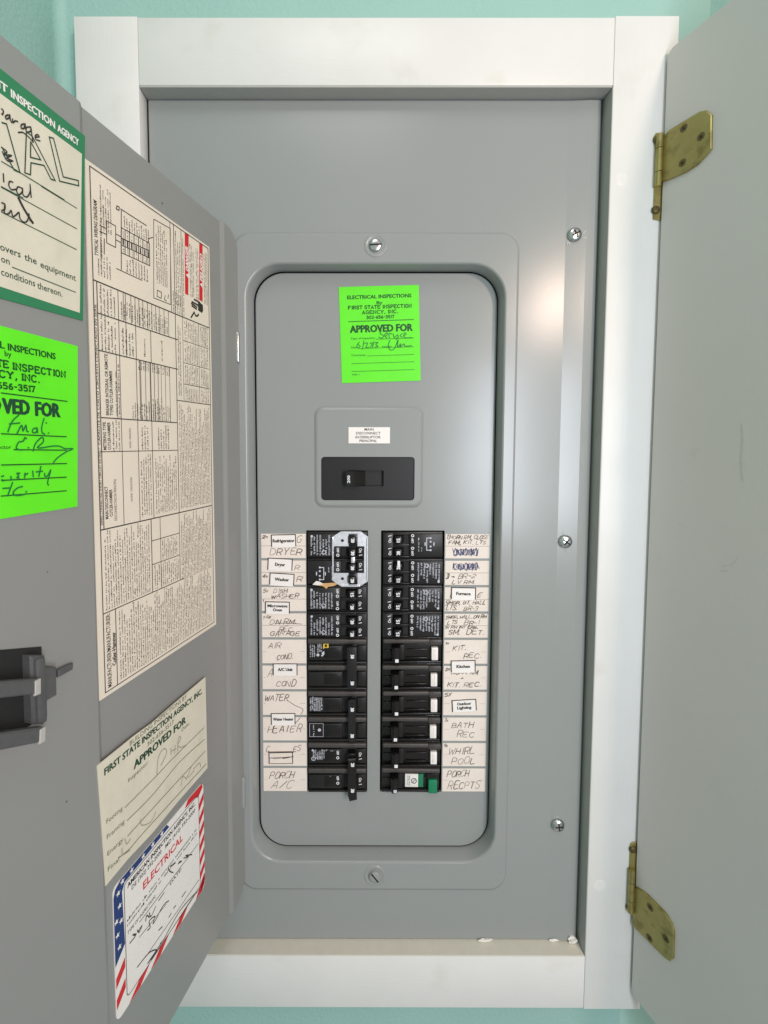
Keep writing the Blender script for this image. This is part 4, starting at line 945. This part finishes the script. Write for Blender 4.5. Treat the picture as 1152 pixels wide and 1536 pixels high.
def double_pole(cz, kind, label, amps, seed):
    f = FRONT(CXL, 0.6, cz)
    t = thing('double_pole_breaker', f, label, 'breaker', 'double pole breakers in the left bank')
    for k, yc in enumerate((ROW / 2, -ROW / 2)):
        bm = B()
        box(bm, -1.375, 1.375, yc - .605, yc + .605, -.9, .0, .03)
        box(bm, -1.33, .22, yc - .44, yc + .24, 0, .10, .03); box(bm, .92, 1.33, yc - .44, yc + .26, 0, .10, .03)
        box(bm, -1.36, 1.36, yc - .60, yc - .50, 0, .12, .03)
        mesh_obj('body', bm, 'black2', t, f, smooth=40)
        bm = B(); box(bm, -1.36, 1.36, yc + .38, yc + .60, 0, .22, .06, 3); mesh_obj('shoulder', bm, 'shoulder', t, f, smooth=40)
        bm = B()
        box(bm, -.60, .14, yc - .34, yc + .16, .10, .13, .015)
        mesh_obj('label_pocket', bm, 'black', t, f, smooth=40)
        bm = B(); box(bm, .26, .50, yc - .42, yc + .26, 0.0, .02); mesh_obj('toggle_slot', bm, 'pit', t, f, smooth=0)
        bm = B(); box(bm, .50, .86, yc - .30, yc + .20, 0.0, .36, .03, 1); mesh_obj('toggle', bm, 'black', t, f, smooth=40)
    bm = B()
    if kind == 'a':
        box(bm, .48, .90, -ROW / 2 - .34, ROW / 2 + .36, .34, .50, .04); box(bm, .44, .52, -ROW / 2 - .30, ROW / 2 + .3, .1, .46, .02)
    elif kind == 'b':
        prism(bm, rrect(.50, .86, -ROW / 2 - .42, ROW / 2 + .34, .12, 4), .34, .46, .03); ring(bm, .66, ROW / 2 + .24, .11, .05, .475)
    else:
        prism(bm, [(.50, .66), (.88, .70), (.92, -1.30), (.58, -1.38), (.50, -1.1)], .30, .52, .05)
    tie = mesh_obj('tie_handle', bm, 'charcoal' if kind != 'c' else 'black', t, f, smooth=40)
    bm = B()
    for a, yc in zip(amps, (ROW / 2, -ROW / 2)):
        amp(bm, a, .70 if kind != 'c' else .72, yc - (.06 if kind != 'c' else .2), .53)
    mesh_obj('amp_number', bm, 'wprint', tie, f, smooth=0)
    bm = B()
    if kind == 'a':
        micro(bm, .35, .95, -1.28, -1.0, .09, seed, n=.106, ragged=.2, cw=.06, hgt=.75, vert=True)
        micro(bm, .55, 1.0, -.95, -.70, .075, seed + 1, n=.106, ragged=.0, cw=.05, hgt=.9, vert=True, spaces=.05)
        cyl(bm, (-.90, .44), .07, .102, .108, 10)
        for q in (((-.72, .40), (-.60, .52), (-.52, .66), (-.44, .74)), ((-.70, .52), (-.58, .60), (-.5, .72)), ((-.44, .34), (-.44, .52), (-.38, .70))): ribbon(bm, q, .07, .106)
    elif kind == 'b':
        micro(bm, .25, .90, -1.30, -.68, .085, seed, n=.106, ragged=.05, cw=.055, hgt=.95, vert=True, spaces=.06)
        micro(bm, -1.0, -.45, -1.22, -1.05, .09, seed + 3, n=.106, ragged=.2, cw=.06, hgt=.8, vert=True); cyl(bm, (-.84, -.68), .075, .102, .108, 12)
        rect_lines(bm, -1.30, -.66, -1.0, -.36, .015, .106)
    else:
        for yy in (.6,):
            micro(bm, .38, .86, -1.15, -.15, .10, seed, n=.106, ragged=.3, cw=.055, hgt=.85, vert=True, spaces=.08); ring(bm, -1.12, .42, .09, .03, .11); cyl(bm, (-1.16, .82), .05, .102, .108, 10)
        micro(bm, -.95, -.45, -.36, -.28, .075, seed + 5, n=.106, ragged=0, cw=.05, hgt=.8, vert=True)
    mesh_obj('print', bm, 'bprint', t, f, smooth=0)
    if kind == 'a':
        bm = B(); rect_lines(bm, -.62, -.44, .78, .98, .075, .108); mesh_obj('yellow_mark', bm, 'yellow', t, f, smooth=0)
    if kind == 'c':
        bm = B()
        for yc in (ROW / 2 - .1, -ROW / 2 - .1):
            vtext(bm, 'On', 1.08, yc + .10, .106, .20, .13, .02); ribbon(bm, [(1.02, yc - .13), (1.15, yc - .10)], .03, .106)
            vtext(bm, 'OFF', .02, yc + .20, .135, .20, .11, .03); ring(bm, .02, yc - .04, .055, .03, .135)
        mesh_obj('on_off_mark', bm, 'wprint', t, f, smooth=0)
    return t
double_pole((rowz(4) + rowz(5)) / 2, 'a', 'double pole breaker with grey tie handle and yellow mark, beside the A/C Unit label', ('50', '50'), 41)
double_pole((rowz(6) + rowz(7)) / 2, 'b', 'double pole breaker with rounded tie handle, beside the Water Heater label', ('30', '30'), 42)
double_pole((rowz(8) + rowz(9)) / 2, 'c', 'double pole breaker with black slanted tie handle, at the bottom of the left bank', ('20', '30'), 43)

def test_breaker(i, label, ground=False):
    cz = rowz(i); rj = random.Random(i * 13); f = FRONT(CXR + rj.uniform(-.02, .02), 0.6, cz)
    f = f @ Matrix.Translation(Vector((0, 0, rj.uniform(-.025, .02))) * U) @ Matrix.Rotation(radians(rj.uniform(-.4, .4)), 4, 'Z') @ Matrix.Rotation(radians(rj.uniform(-1, 1)), 4, 'Y')
    t = thing('protective_breaker', f, label, 'breaker', 'breakers with test buttons in the right bank')
    bm = B()
    box(bm, -1.375, 1.375, -.605, .605, -.9, .0, .03)
    box(bm, -1.36, 1.36, -.60, -.48, 0, .12, .03)
    box(bm, -.30, .70, -.38, -.32, 0, .06, .02); box(bm, -.25, .72, .02, .08, 0, .05, .02); box(bm, -1.33, -.98, -.02, .03, 0, .05, .02)
    mesh_obj('body', bm, 'black2' if ground else 'black', t, f, smooth=40)
    bm = B(); box(bm, -1.36, 1.36 if ground else .80, .40, .60, 0, .22, .06, 3)
    if not ground: box(bm, .79, 1.36, .32, .58, 0, .21, .05, 2)
    mesh_obj('shoulder', bm, 'shoulder', t, f, smooth=40)
    bm = B(); box(bm, -.60, -.38, -.40, .32, 0, .14, .03); mesh_obj('toggle_collar', bm, 'charcoal', t, f, smooth=40)
    bm = B()
    prism(bm, [(-.98, .0), (-.94, .42), (-.86, .50), (-.64, .46), (-.58, .0)], -.42, .30)
    for v in bm.verts: v.co = Vector((v.co.x, v.co.z, v.co.y))
    bmesh.ops.recalc_face_normals(bm, faces=bm.faces); bmesh.ops.bevel(bm, geom=list(bm.edges), offset=.035, segments=2, affect='EDGES')
    tg = mesh_obj('toggle', bm, 'black', t, f, smooth=40)
    bm = B()
    quad(bm, -.83, -.68, -.35, -.20, .505)
    mesh_obj('amp_label', bm, 'bprint' if ground else 'wprint', tg, f, smooth=0)
    bm = B(); ribbon(bm, [(-.80, .10), (-.82, .24), (-.68, .27), (-.64, .18), (-.74, .12)], .022, .505, True); mesh_obj('toggle_mark', bm, 'charcoal', tg, f, smooth=0)
    if ground:
        bm = B(); box(bm, -.26, .36, -.36, .28, .06, .10, .01); st = mesh_obj('sticker', bm, 'white', t, f, smooth=40)
        bm = B(); micro(bm, -.28, .18, -.16, .0, .07, 61, n=.106, ragged=.1, cw=.05, hgt=.7, vert=True); ring(bm, .16, -.05, .12, .03, .106); ribbon(bm, [(.08, -.14), (.25, .05)], .025, .108)
        mesh_obj('print', bm, 'greyink', st, f, smooth=0)
        bm = B(); box(bm, .37, .60, -.36, .28, .05, .095, .01); mesh_obj('green_strip', bm, 'greenbtn', t, f, smooth=40)
        bm = B(); box(bm, .82, 1.24, -.56, .10, 0, .26, .05); mesh_obj('test_button', bm, 'greenbtn', t, f, smooth=40)
        bm = B(); box(bm, .74, 1.3, .14, .38, 0, .20, .03); mesh_obj('button_guard', bm, 'black', t, f, smooth=40)
    else:
        bm = B(); box(bm, .88, 1.18, -.40, .20, 0, .20, .03); bt = mesh_obj('test_button', bm, 'pinkwhite', t, f, smooth=40)
        bm = B(); micro(bm, -.34, .16, .95, 1.10, .07, 70 + i, n=.204, ragged=.1, cw=.06, hgt=.4, vert=True); mesh_obj('print', bm, 'faintpen', bt, f, smooth=0)
for i, nm in ((4, 'KIT. REC. card'), (5, 'Kitchen label'), (6, 'Outdoor Lighting label'), (7, 'BATH REC card'), (8, 'WHIRL POOL card')):
    test_breaker(i, 'black breaker with a white test button, beside the ' + nm)
test_breaker(9, 'black breaker with a green test button at the bottom of the right bank', True)

# white clip between two toggles in the right bank
bm = B(); box(bm, -.06, .06, -.14, .14, 0, .08, .02)
o = mesh_obj('white_clip', bm, 'wprint', None, FRONT(2.06, 0.08, rowz(0) - ROW / 2 - .12), smooth=40)
tag(o, 'tiny white clip joining two toggles of the top two breakers in the right bank', 'clip')

# silver bracket over the two upper left breakers
BF = FRONT(-0.10, 0.42, (rowz(0) + rowz(1)) / 2)
BR_ = thing('handle_tie_bracket', BF, 'bright silver eight sided bracket clipped over the two top left breakers', 'bracket')
bm = B()
oct_ = [(-.44, -1.26), (.42, -1.26), (.80, -1.02), (.80, 1.02), (.46, 1.28), (-.44, 1.28), (-.84, 1.02), (-.84, -.98)]
vl = flat_holes(bm, [oct_, [(-.77, -.64), (.62, -.64), (.62, .60), (-.77, .60)]], .05)
b0 = ringv(bm, oct_, 0.0); loft(bm, vl[0], b0)
b1 = ringv(bm, [(-.77, -.64), (.62, -.64), (.62, .60), (-.77, .60)], 0.0); loft(bm, vl[1], b1)
bmesh.ops.recalc_face_normals(bm, faces=bm.faces)
mesh_obj('plate', bm, 'zinc', BR_, BF, smooth=30)
for pts in ([(-.44, 1.28), (.46, 1.28), (.44, 1.20), (-.40, 1.20)], [(-.44, -1.26), (.42, -1.26), (.38, -1.18), (-.42, -1.18)], [(.80, -1.0), (.80, 1.0), (.73, .95), (.73, -.95)], [(-.84, -.96), (-.84, 1.0), (-.78, .95), (-.78, -.92)]):
    bm = B(); prism(bm, pts, .05, .12, .01); mesh_obj('rim', bm, 'zinc', BR_, BF, smooth=30)
bm = B()
box(bm, -.08, .32, -1.14, -.62, .05, .16, .03); box(bm, -.08, .32, .60, 1.16, .05, .16, .03)
mesh_obj('handle_bar', bm, 'black', BR_, BF, smooth=40)
bm = B(); amp(bm, '20', .13, .84, .165); amp(bm, '20', .13, -.92, .165); mesh_obj('amp_number', bm, 'wprint', BR_, BF, smooth=0)
bm = B(); box(bm, .02, .20, -.12, .16, .20, .30, .03); mesh_obj('clip', bm, 'zinc', BR_, BF, smooth=40)
for y in (.86, -.90):
    bm = B(); cyl(bm, (-.37, y), .07, .051, .056, 14); mesh_obj('rivet_hole', bm, 'pit', BR_, BF, smooth=0)

bm = B(); prism(bm, [(-.55, .02), (-.2, .10), (.35, .13), (.55, .10), (.25, -.03), (.02, -.06), (-.05, -.16), (-.2, -.04)], 0, .012)
o = mesh_obj('paper_scrap', bm, 'tan', None, FRONT(-1.15, .40, rowz(1) - ROW / 2 + .02), smooth=0); tag(o, 'torn tan paper scrap caught under the silver bracket between the breakers', 'paper scrap', 'torn paper scraps')
bm = B(); prism(bm, [(-.22, -.04), (-.05, .13), (.1, .10), (.3, -.02), (.0, -.07)], 0, .012)
o = mesh_obj('paper_scrap', bm, 'white', None, FRONT(-1.62, .395, rowz(1) - ROW / 2 + .10), smooth=0); tag(o, 'torn grey white paper scrap left of the tan scrap between the breakers', 'paper scrap', 'torn paper scraps')

# ---------------------------------------------------------------- circuit directory cards
def directory(side, label):
    x0, x1 = (-4.21, -2.16) if side == 'L' else (4.26, 6.29)
    f = FRONT(x0, 0.598, -16.56)
    t = thing('circuit_directory', f, label, 'directory', 'columns of handwritten circuit cards')
    W = x1 - x0; cards = []
    for i in range(10):
        zt = 12.42 - i * ROW; zb = zt - 1.13
        halves = ((zt - .555, zt), (zb, zt - .575)) if i < (4) else ((zb, zt),)
        for a, b in halves:
            bm = B(); prism(bm, [(0, a), (W, a), (W, b), (0, b)], 0, .008); cards.append((i, a, b, mesh_obj('card', bm, 'card', t, f, smooth=0)))
        if i >= 4:
            bm = B(); m_ = (zt + zb) / 2
            if side == 'L': ribbon(bm, [(0.05, m_), (.14, m_)], .012); ribbon(bm, [(W - .30, m_), (W - .06, m_)], .012)
            else: ribbon(bm, [(0.05, m_), (.3, m_)], .010); ribbon(bm, [(W - .30, m_), (W - .06, m_)], .010)
            mesh_obj('tick_line', bm, 'faintpen', cards[-1][3], f, smooth=0)
    return t, f, cards
TLd, FLd, CL = directory('L', 'column of cream circuit cards left of the left breaker bank')
TRd, FRd, CR = directory('R', 'column of cream circuit cards right of the right breaker bank')
def zt(i): return 12.42 - i * ROW
def write(cards, f, i, half, items, m='pencil'):
    c = [q for q in cards if q[0] == i]; c = c[half] if len(c) > 1 else c[0]
    bm = B()
    for k, it in enumerate(items):
        if isinstance(it, tuple): s, x0, x1, dz, cap, *r = it; glyph_text(bm, s, x0, x1, zt(i) - dz, cap, .027, .014, slant=.28 if not r else r[0] + .1, jit=.13, smooth=True, seed=i * 10 + k + half * 100, rise=.02)
        else: ribbon(bm, it, .024, .016, True)
    mesh_obj('handwriting', bm, m, c[3], f, smooth=0)
w = write
w(CL, FLd, 0, 0, [('2x', .04, .28, .22, .13), ('G', 1.64, 1.82, .42, .28)])
w(CL, FLd, 0, 1, [('DRYER', .40, 1.85, .98, .26)])
w(CL, FLd, 1, 0, [('R', 1.52, 1.72, .46, .22)])
w(CL, FLd, 1, 1, [('4x', .05, .26, .80, .12), ('R', 1.60, 1.84, .98, .20)])
w(CL, FLd, 2, 0, [('5x', .05, .28, .26, .14), ('DISH', .55, 1.15, .28, .17), ('WASHER', .42, 1.68, .52, .17)])
w(CL, FLd, 2, 1, [('1', .03, .06, .72, .10)])
w(CL, FLd, 3, 0, [('14x', .05, .40, .26, .16), ('DN RM.', .38, 1.55, .50, .22, .3), [(.62, zt(3) - .47), (1.2, zt(3) - .46), (1.84, zt(3) - .50)]])
w(CL, FLd, 3, 1, [('REC.', .80, 1.45, .86, .20), ('GARAGE', .38, 1.72, 1.06, .22)])
w(CL, FLd, 4, 0, [('Air', .28, .85, .44, .30, .1) if False else ('AIR', .28, .82, .44, .30), ('COND.', .68, 1.38, .95, .24)])
w(CL, FLd, 5, 0, [('A', .24, .44, .52, .36), ('COND', .64, 1.50, 1.0, .26)])
w(CL, FLd, 6, 0, [('WATER', .08, 1.15, .46, .28), [(1.15, zt(6) - .42), (1.5, zt(6) - .66), (1.88, zt(6) - .86), (1.78, zt(6) - 1.10)]])
w(CL, FLd, 7, 0, [('HEATER', .20, 1.75, .74, .32), [(1.75, zt(7) - .02), (1.60, zt(7) - .20), (1.48, zt(7) - .32)]])
w(CL, FLd, 8, 0, [('C', .12, .26, .46, .26), ('ES', 1.42, 1.72, .42, .22)])
w(CL, FLd, 9, 0, [('PORCH', .28, 1.40, .50, .30, .3), ('A/C', .38, 1.28, .98, .34, .4)])
# right side
w(CR, FRd, 0, 0, [('1)', .04, .16, .24, .20), ('MORN RM, CLOSE', .18, 1.95, .24, .16, .25), ('FAM, KIT. LTS.', .12, 1.92, .48, .17, .25)])
def scribble(i, half, dz, seed):
    rnd = random.Random(seed); c = [q for q in CR if q[0] == i][half]
    bm = B()
    for s in range(2):
        pts = []
        for k in range(18):
            x = .36 + k / 17 * 1.16 + rnd.uniform(-.06, .06); y = zt(i) - dz + (.18 if (k + s) % 2 else -.18) * rnd.uniform(.5, 1.1)
            pts.append((x, y))
        ribbon(bm, pts, .020, .014 + s * .004, True)
    for k in range(5):
        cx_, cy = .5 + k * .22, zt(i) - dz; ribbon(bm, [(cx_ + .12 * cos(a), cy + .14 * sin(a)) for a in [j * .8 for j in range(9)]], .020, .024, True)
    mesh_obj('scribble', bm, 'bluepen', c[3], FRd, smooth=0)
scribble(0, 1, .84, 5); scribble(1, 0, .27, 9)
w(CR, FRd, 1, 1, [('3)', .03, .16, .84, .22), ('BR-2', .60, 1.38, .82, .18, .3), ('LV RM.', .32, 1.36, 1.08, .17, .35), [(.30, zt(1) - .74), (.42, zt(1) - .72), (.36, zt(1) - .76), (.44, zt(1) - .77)]])
w(CR, FRd, 2, 0, [('F', .23, .27, .50, .22), ('E', 1.50, 1.66, .46, .18, .5)])
w(CR, FRd, 2, 1, [('5)', .03, .16, .84, .20), ('MBR, BT, HALL', .20, 1.85, .80, .15, .35), ('LTS.', .06, .56, 1.06, .19, .3), ('BR-3', .90, 1.52, 1.08, .17, .3)])
w(CR, FRd, 3, 0, [('7)', .03, .16, .28, .20), ('MBR, HALL, DN RM', .18, 1.92, .22, .14, .35), ('LTS', .14, .56, .50, .18, .3), ('BR-1', .90, 1.58, .52, .19, .3)])
w(CR, FRd, 3, 1, [('1X RM INT FAN', .03, 1.45, .70, .11, .3), ('SM.', .20, .70, .98, .22, .2), ('DET.', 1.02, 1.82, .98, .24, .2)])
w(CR, FRd, 4, 0, [('1x', .06, .22, .22, .12), ('KIT.', .40, .98, .50, .26), ('REC.', .92, 1.70, .86, .24)])
w(CR, FRd, 5, 0, [('2x', .08, .26, .22, .12), ('MORN. RM.', .36, 1.60, .40, .16, .3), ('+', .76, .90, .66, .14), ('KIT. REC.', .16, 1.70, 1.0, .20, .25)])
w(CR, FRd, 6, 0, [('5X', .06, .34, .22, .16)])
w(CR, FRd, 7, 0, [('7x', .04, .22, .20, .15), ('BATH', .40, 1.40, .50, .27), ('REC', .68, 1.42, .94, .26)])
w(CR, FRd, 8, 0, [('9x', .04, .22, .20, .15), ('WHIRL', .26, 1.48, .54, .30), ('POOL', .42, 1.50, 1.02, .28)])
w(CR, FRd, 9, 0, [('PORCH', .22, 1.22, .40, .28, .2), ('RECPTS', .28, 1.72, .98, .34, .15)])

# printed appliance labels stuck over the cards
def app(lines, cx, cz, deg, label, w_=1.14, h_=.60, fs=.13, scrub=False, nm=0):
    a = radians(deg); f = frame((cx, 0.568 - nm * .002, cz), (cos(a), 0, sin(a)), (-sin(a), 0, cos(a)))
    t = thing('appliance_label', f, label, 'label', 'printed appliance labels on the circuit cards')
    paper('paper', [(-w_ / 2, -h_ / 2), (w_ / 2, -h_ / 2), (w_ / 2, h_ / 2), (-w_ / 2, h_ / 2)], 'pinkwhite' if not scrub else 'card', t, f, .01)
    bm = B(); e = .016
    ribbon(bm, [(-w_ / 2 + e, -h_ / 2 + .05), (-w_ / 2 + e, h_ / 2 - e), (w_ / 2 - e, h_ / 2 - e), (w_ / 2 - e, -h_ / 2 + .05)], .042, .013)
    if scrub:
        ribbon(bm, [(-w_ / 2, -h_ / 2 + e), (w_ / 2, -h_ / 2 + e)], .025, .013)
        mesh_obj('outline', bm, 'greyink', t, f, smooth=0)
        bm = B(); ribbon(bm, [(-.55, .0), (-.2, -.02), (.2, .01), (.6, .04)], .028, .016, True); ribbon(bm, [(-.35, -.01), (.1, .0), (.45, .03), (.1, -.03)], .04, .02, True); ribbon(bm, [(-.55, .24), (.6, .26)], .03, .02)
        mesh_obj('scribble', bm, 'ink', t, f, smooth=0); return
    n = len(lines)
    for k, (s, wd) in enumerate(lines):
        y = (-fs * .5 if n == 1 else (.03 if k == 0 else -.16)); text(bm, s, -wd / 2, wd / 2, y, fs * 1.12, .013, .055)
    mesh_obj('print', bm, 'ink', t, f, smooth=0)
app([('Refrigerator', 1.0)], -3.175, -4.463, 1.1, 'printed Refrigerator label at the top of the left card column')
app([('Dryer', .46)], -3.345, -5.571, -2.7, 'printed Dryer label below the handwritten DRYER card')
app([('Washer', .66)], -3.267, -6.27, -3.4, 'printed Washer label, tilted, directly below the Dryer label', nm=1)
app([('Microwave', .92), ('Oven', .42)], -3.482, -7.60, -1.0, 'printed Microwave Oven label below the DISH WASHER card', fs=.12)
app([('A/C Unit', .68)], -3.143, -10.536, 0.1, 'printed A/C Unit label between the two COND cards')
app([('Water Heater', .96)], -3.255, -12.93, 0.7, 'printed Water Heater label between the WATER and HEATER cards', fs=.12)
app([], -3.379, -14.80, 0.9, 'crossed out label above the PORCH A/C card', scrub=True)
app([('Furnace', .66)], 5.118, -6.917, -1.1, 'printed Furnace label on the right card column')
app([('Kitchen', .62)], 5.156, -10.368, 1.4, 'printed Kitchen label above the MORN. RM. writing')
app([('Outdoor', .66), ('Lighting', .66)], 5.232, -12.25, 3.8, 'printed Outdoor Lighting label, tilted, lowest on the right card column', fs=.12)

# ---------------------------------------------------------------- right-hand access door
AX, AY, DAL, SH = 12.6876, -0.7482, 0.3373, -0.0258
RF = frame((AX, AY, 0), (sin(DAL), -cos(DAL), 0), (0, 0, 1))
AD = thing('access_door', RF, 'grey green painted door standing open on brass hinges at the right', 'door')
bm = B()
pts = [(x, y + SH * x) for x, y in rrect(0.0, 23.0, -24.94, 15.89, .32, 6)]
prism(bm, pts, -.42, 0.0, .04)
mesh_obj('door_panel', bm, 'wooddoor', AD, RF, smooth=40)
for q, w_ in (([(2.9, -4.42), (3.05, -4.36), (3.25, -4.24), (3.4, -3.95)], .03), ([(2.85, -4.62), (3.1, -4.55)], .05), ([(3.3, .8), (3.36, .2), (3.34, -.5), (3.42, -1.2)], .035)):
    bm = B(); ribbon(bm, [(a, b + SH * a) for a, b in q], w_, .003, True); mesh_obj('scuff_mark', bm, 'scuff', AD, RF, smooth=0)
def sh(p): return (p[0], p[1] + SH * p[0])
H1 = [(0.0, 12.50), (0.283, 12.639), (1.431, 12.604), (1.672, 12.498), (1.881, 12.2), (1.922, 10.964), (1.787, 10.871), (1.44, 10.672), (1.021, 10.607), (0.364, 10.66), (-0.113, 10.768), (-.12, 10.9), (-0.112, 12.40)]
H2 = [(0.144, -19.70), (.60, -19.55), (1.046, -19.538), (1.45, -19.55), (1.70, -19.70), (1.811, -19.95), (1.828, -21.12), (1.679, -21.403), (1.502, -21.491), (0.741, -21.591), (0.134, -21.656), (-0.013, -21.562), (-0.02, -19.9)]
for k, (H_, scr) in enumerate(((H1, [(0.873, 12.334), (1.539, 11.622), (0.877, 11.024)]), (H2, [(0.794, -19.946), (1.505, -20.587), (0.81, -21.335)]))):
    bm = B(); prism(bm, [sh(p) for p in H_], .002, .09, .03)
    hg = mesh_obj('hinge', bm, 'brass', AD, RF, smooth=40)
    for s in scr:
        bm = B(); dome(bm, sh(s), [(.15, .088), (.14, .10), (.115, .088), (.10, .075 + .02), (.07, .11), (.03, .112)], 16)
        mesh_obj('hinge_screw', bm, 'brassdark', hg, RF, smooth=50)
        bm = B(); cyl(bm, sh((s[0] + .01, s[1] - .01)), .045, .108, .117, 8); mesh_obj('screw_recess', bm, 'pit', hg, RF, smooth=0)
    bm = B()
    zt_, zb_ = (12.62, 10.55) if k == 0 else (-19.0, -21.0)
    for a, b in ((zb_, zb_ + .55), (zb_ + .58, zt_ - .58), (zt_ - .55, zt_)):
        n0 = len(bm.verts)
        ringa = [bm.verts.new((12.50 + .13 * cos(i * pi / 8), a, .78 + .13 * sin(i * pi / 8))) for i in range(16)]
        ringb = [bm.verts.new((12.50 + .13 * cos(i * pi / 8), b, .78 + .13 * sin(i * pi / 8))) for i in range(16)]
        for i in range(16): bm.faces.new((ringa[i], ringb[i], ringb[(i + 1) % 16], ringa[(i + 1) % 16]))
        bm.faces.new(ringa); bm.faces.new(ringb[::-1])
    bmesh.ops.recalc_face_normals(bm, faces=bm.faces)
    mesh_obj('hinge_barrel', bm, 'brass', hg, FRONT(0, 0, 0), smooth=50)
    bm = B()
    if k == 0: prism(bm, [(12.42, 9.30), (12.95, 9.20), (12.95, 12.7), (12.42, 12.74), (12.30, 12.55), (12.42, 12.1)], .655, .70, .015); sc_ = [(12.50, 9.66), (12.46, 12.45)]
    else: prism(bm, [(12.45, -17.9), (12.55, -17.8), (12.95, -17.8), (12.95, -21.1), (12.42, -21.0)], .655, .70, .015); sc_ = [(12.56, -18.12), (12.50, -20.84)]
    mesh_obj('frame_leaf', bm, 'brass', hg, FRONT(0, 0, 0), smooth=40)
    for s in sc_:
        bm = B(); dome(bm, s, [(.17, .69), (.16, .73), (.10, .77), (.04, .775)], 14); mesh_obj('frame_screw', bm, 'brassdark', hg, FRONT(0, 0, 0), smooth=50)
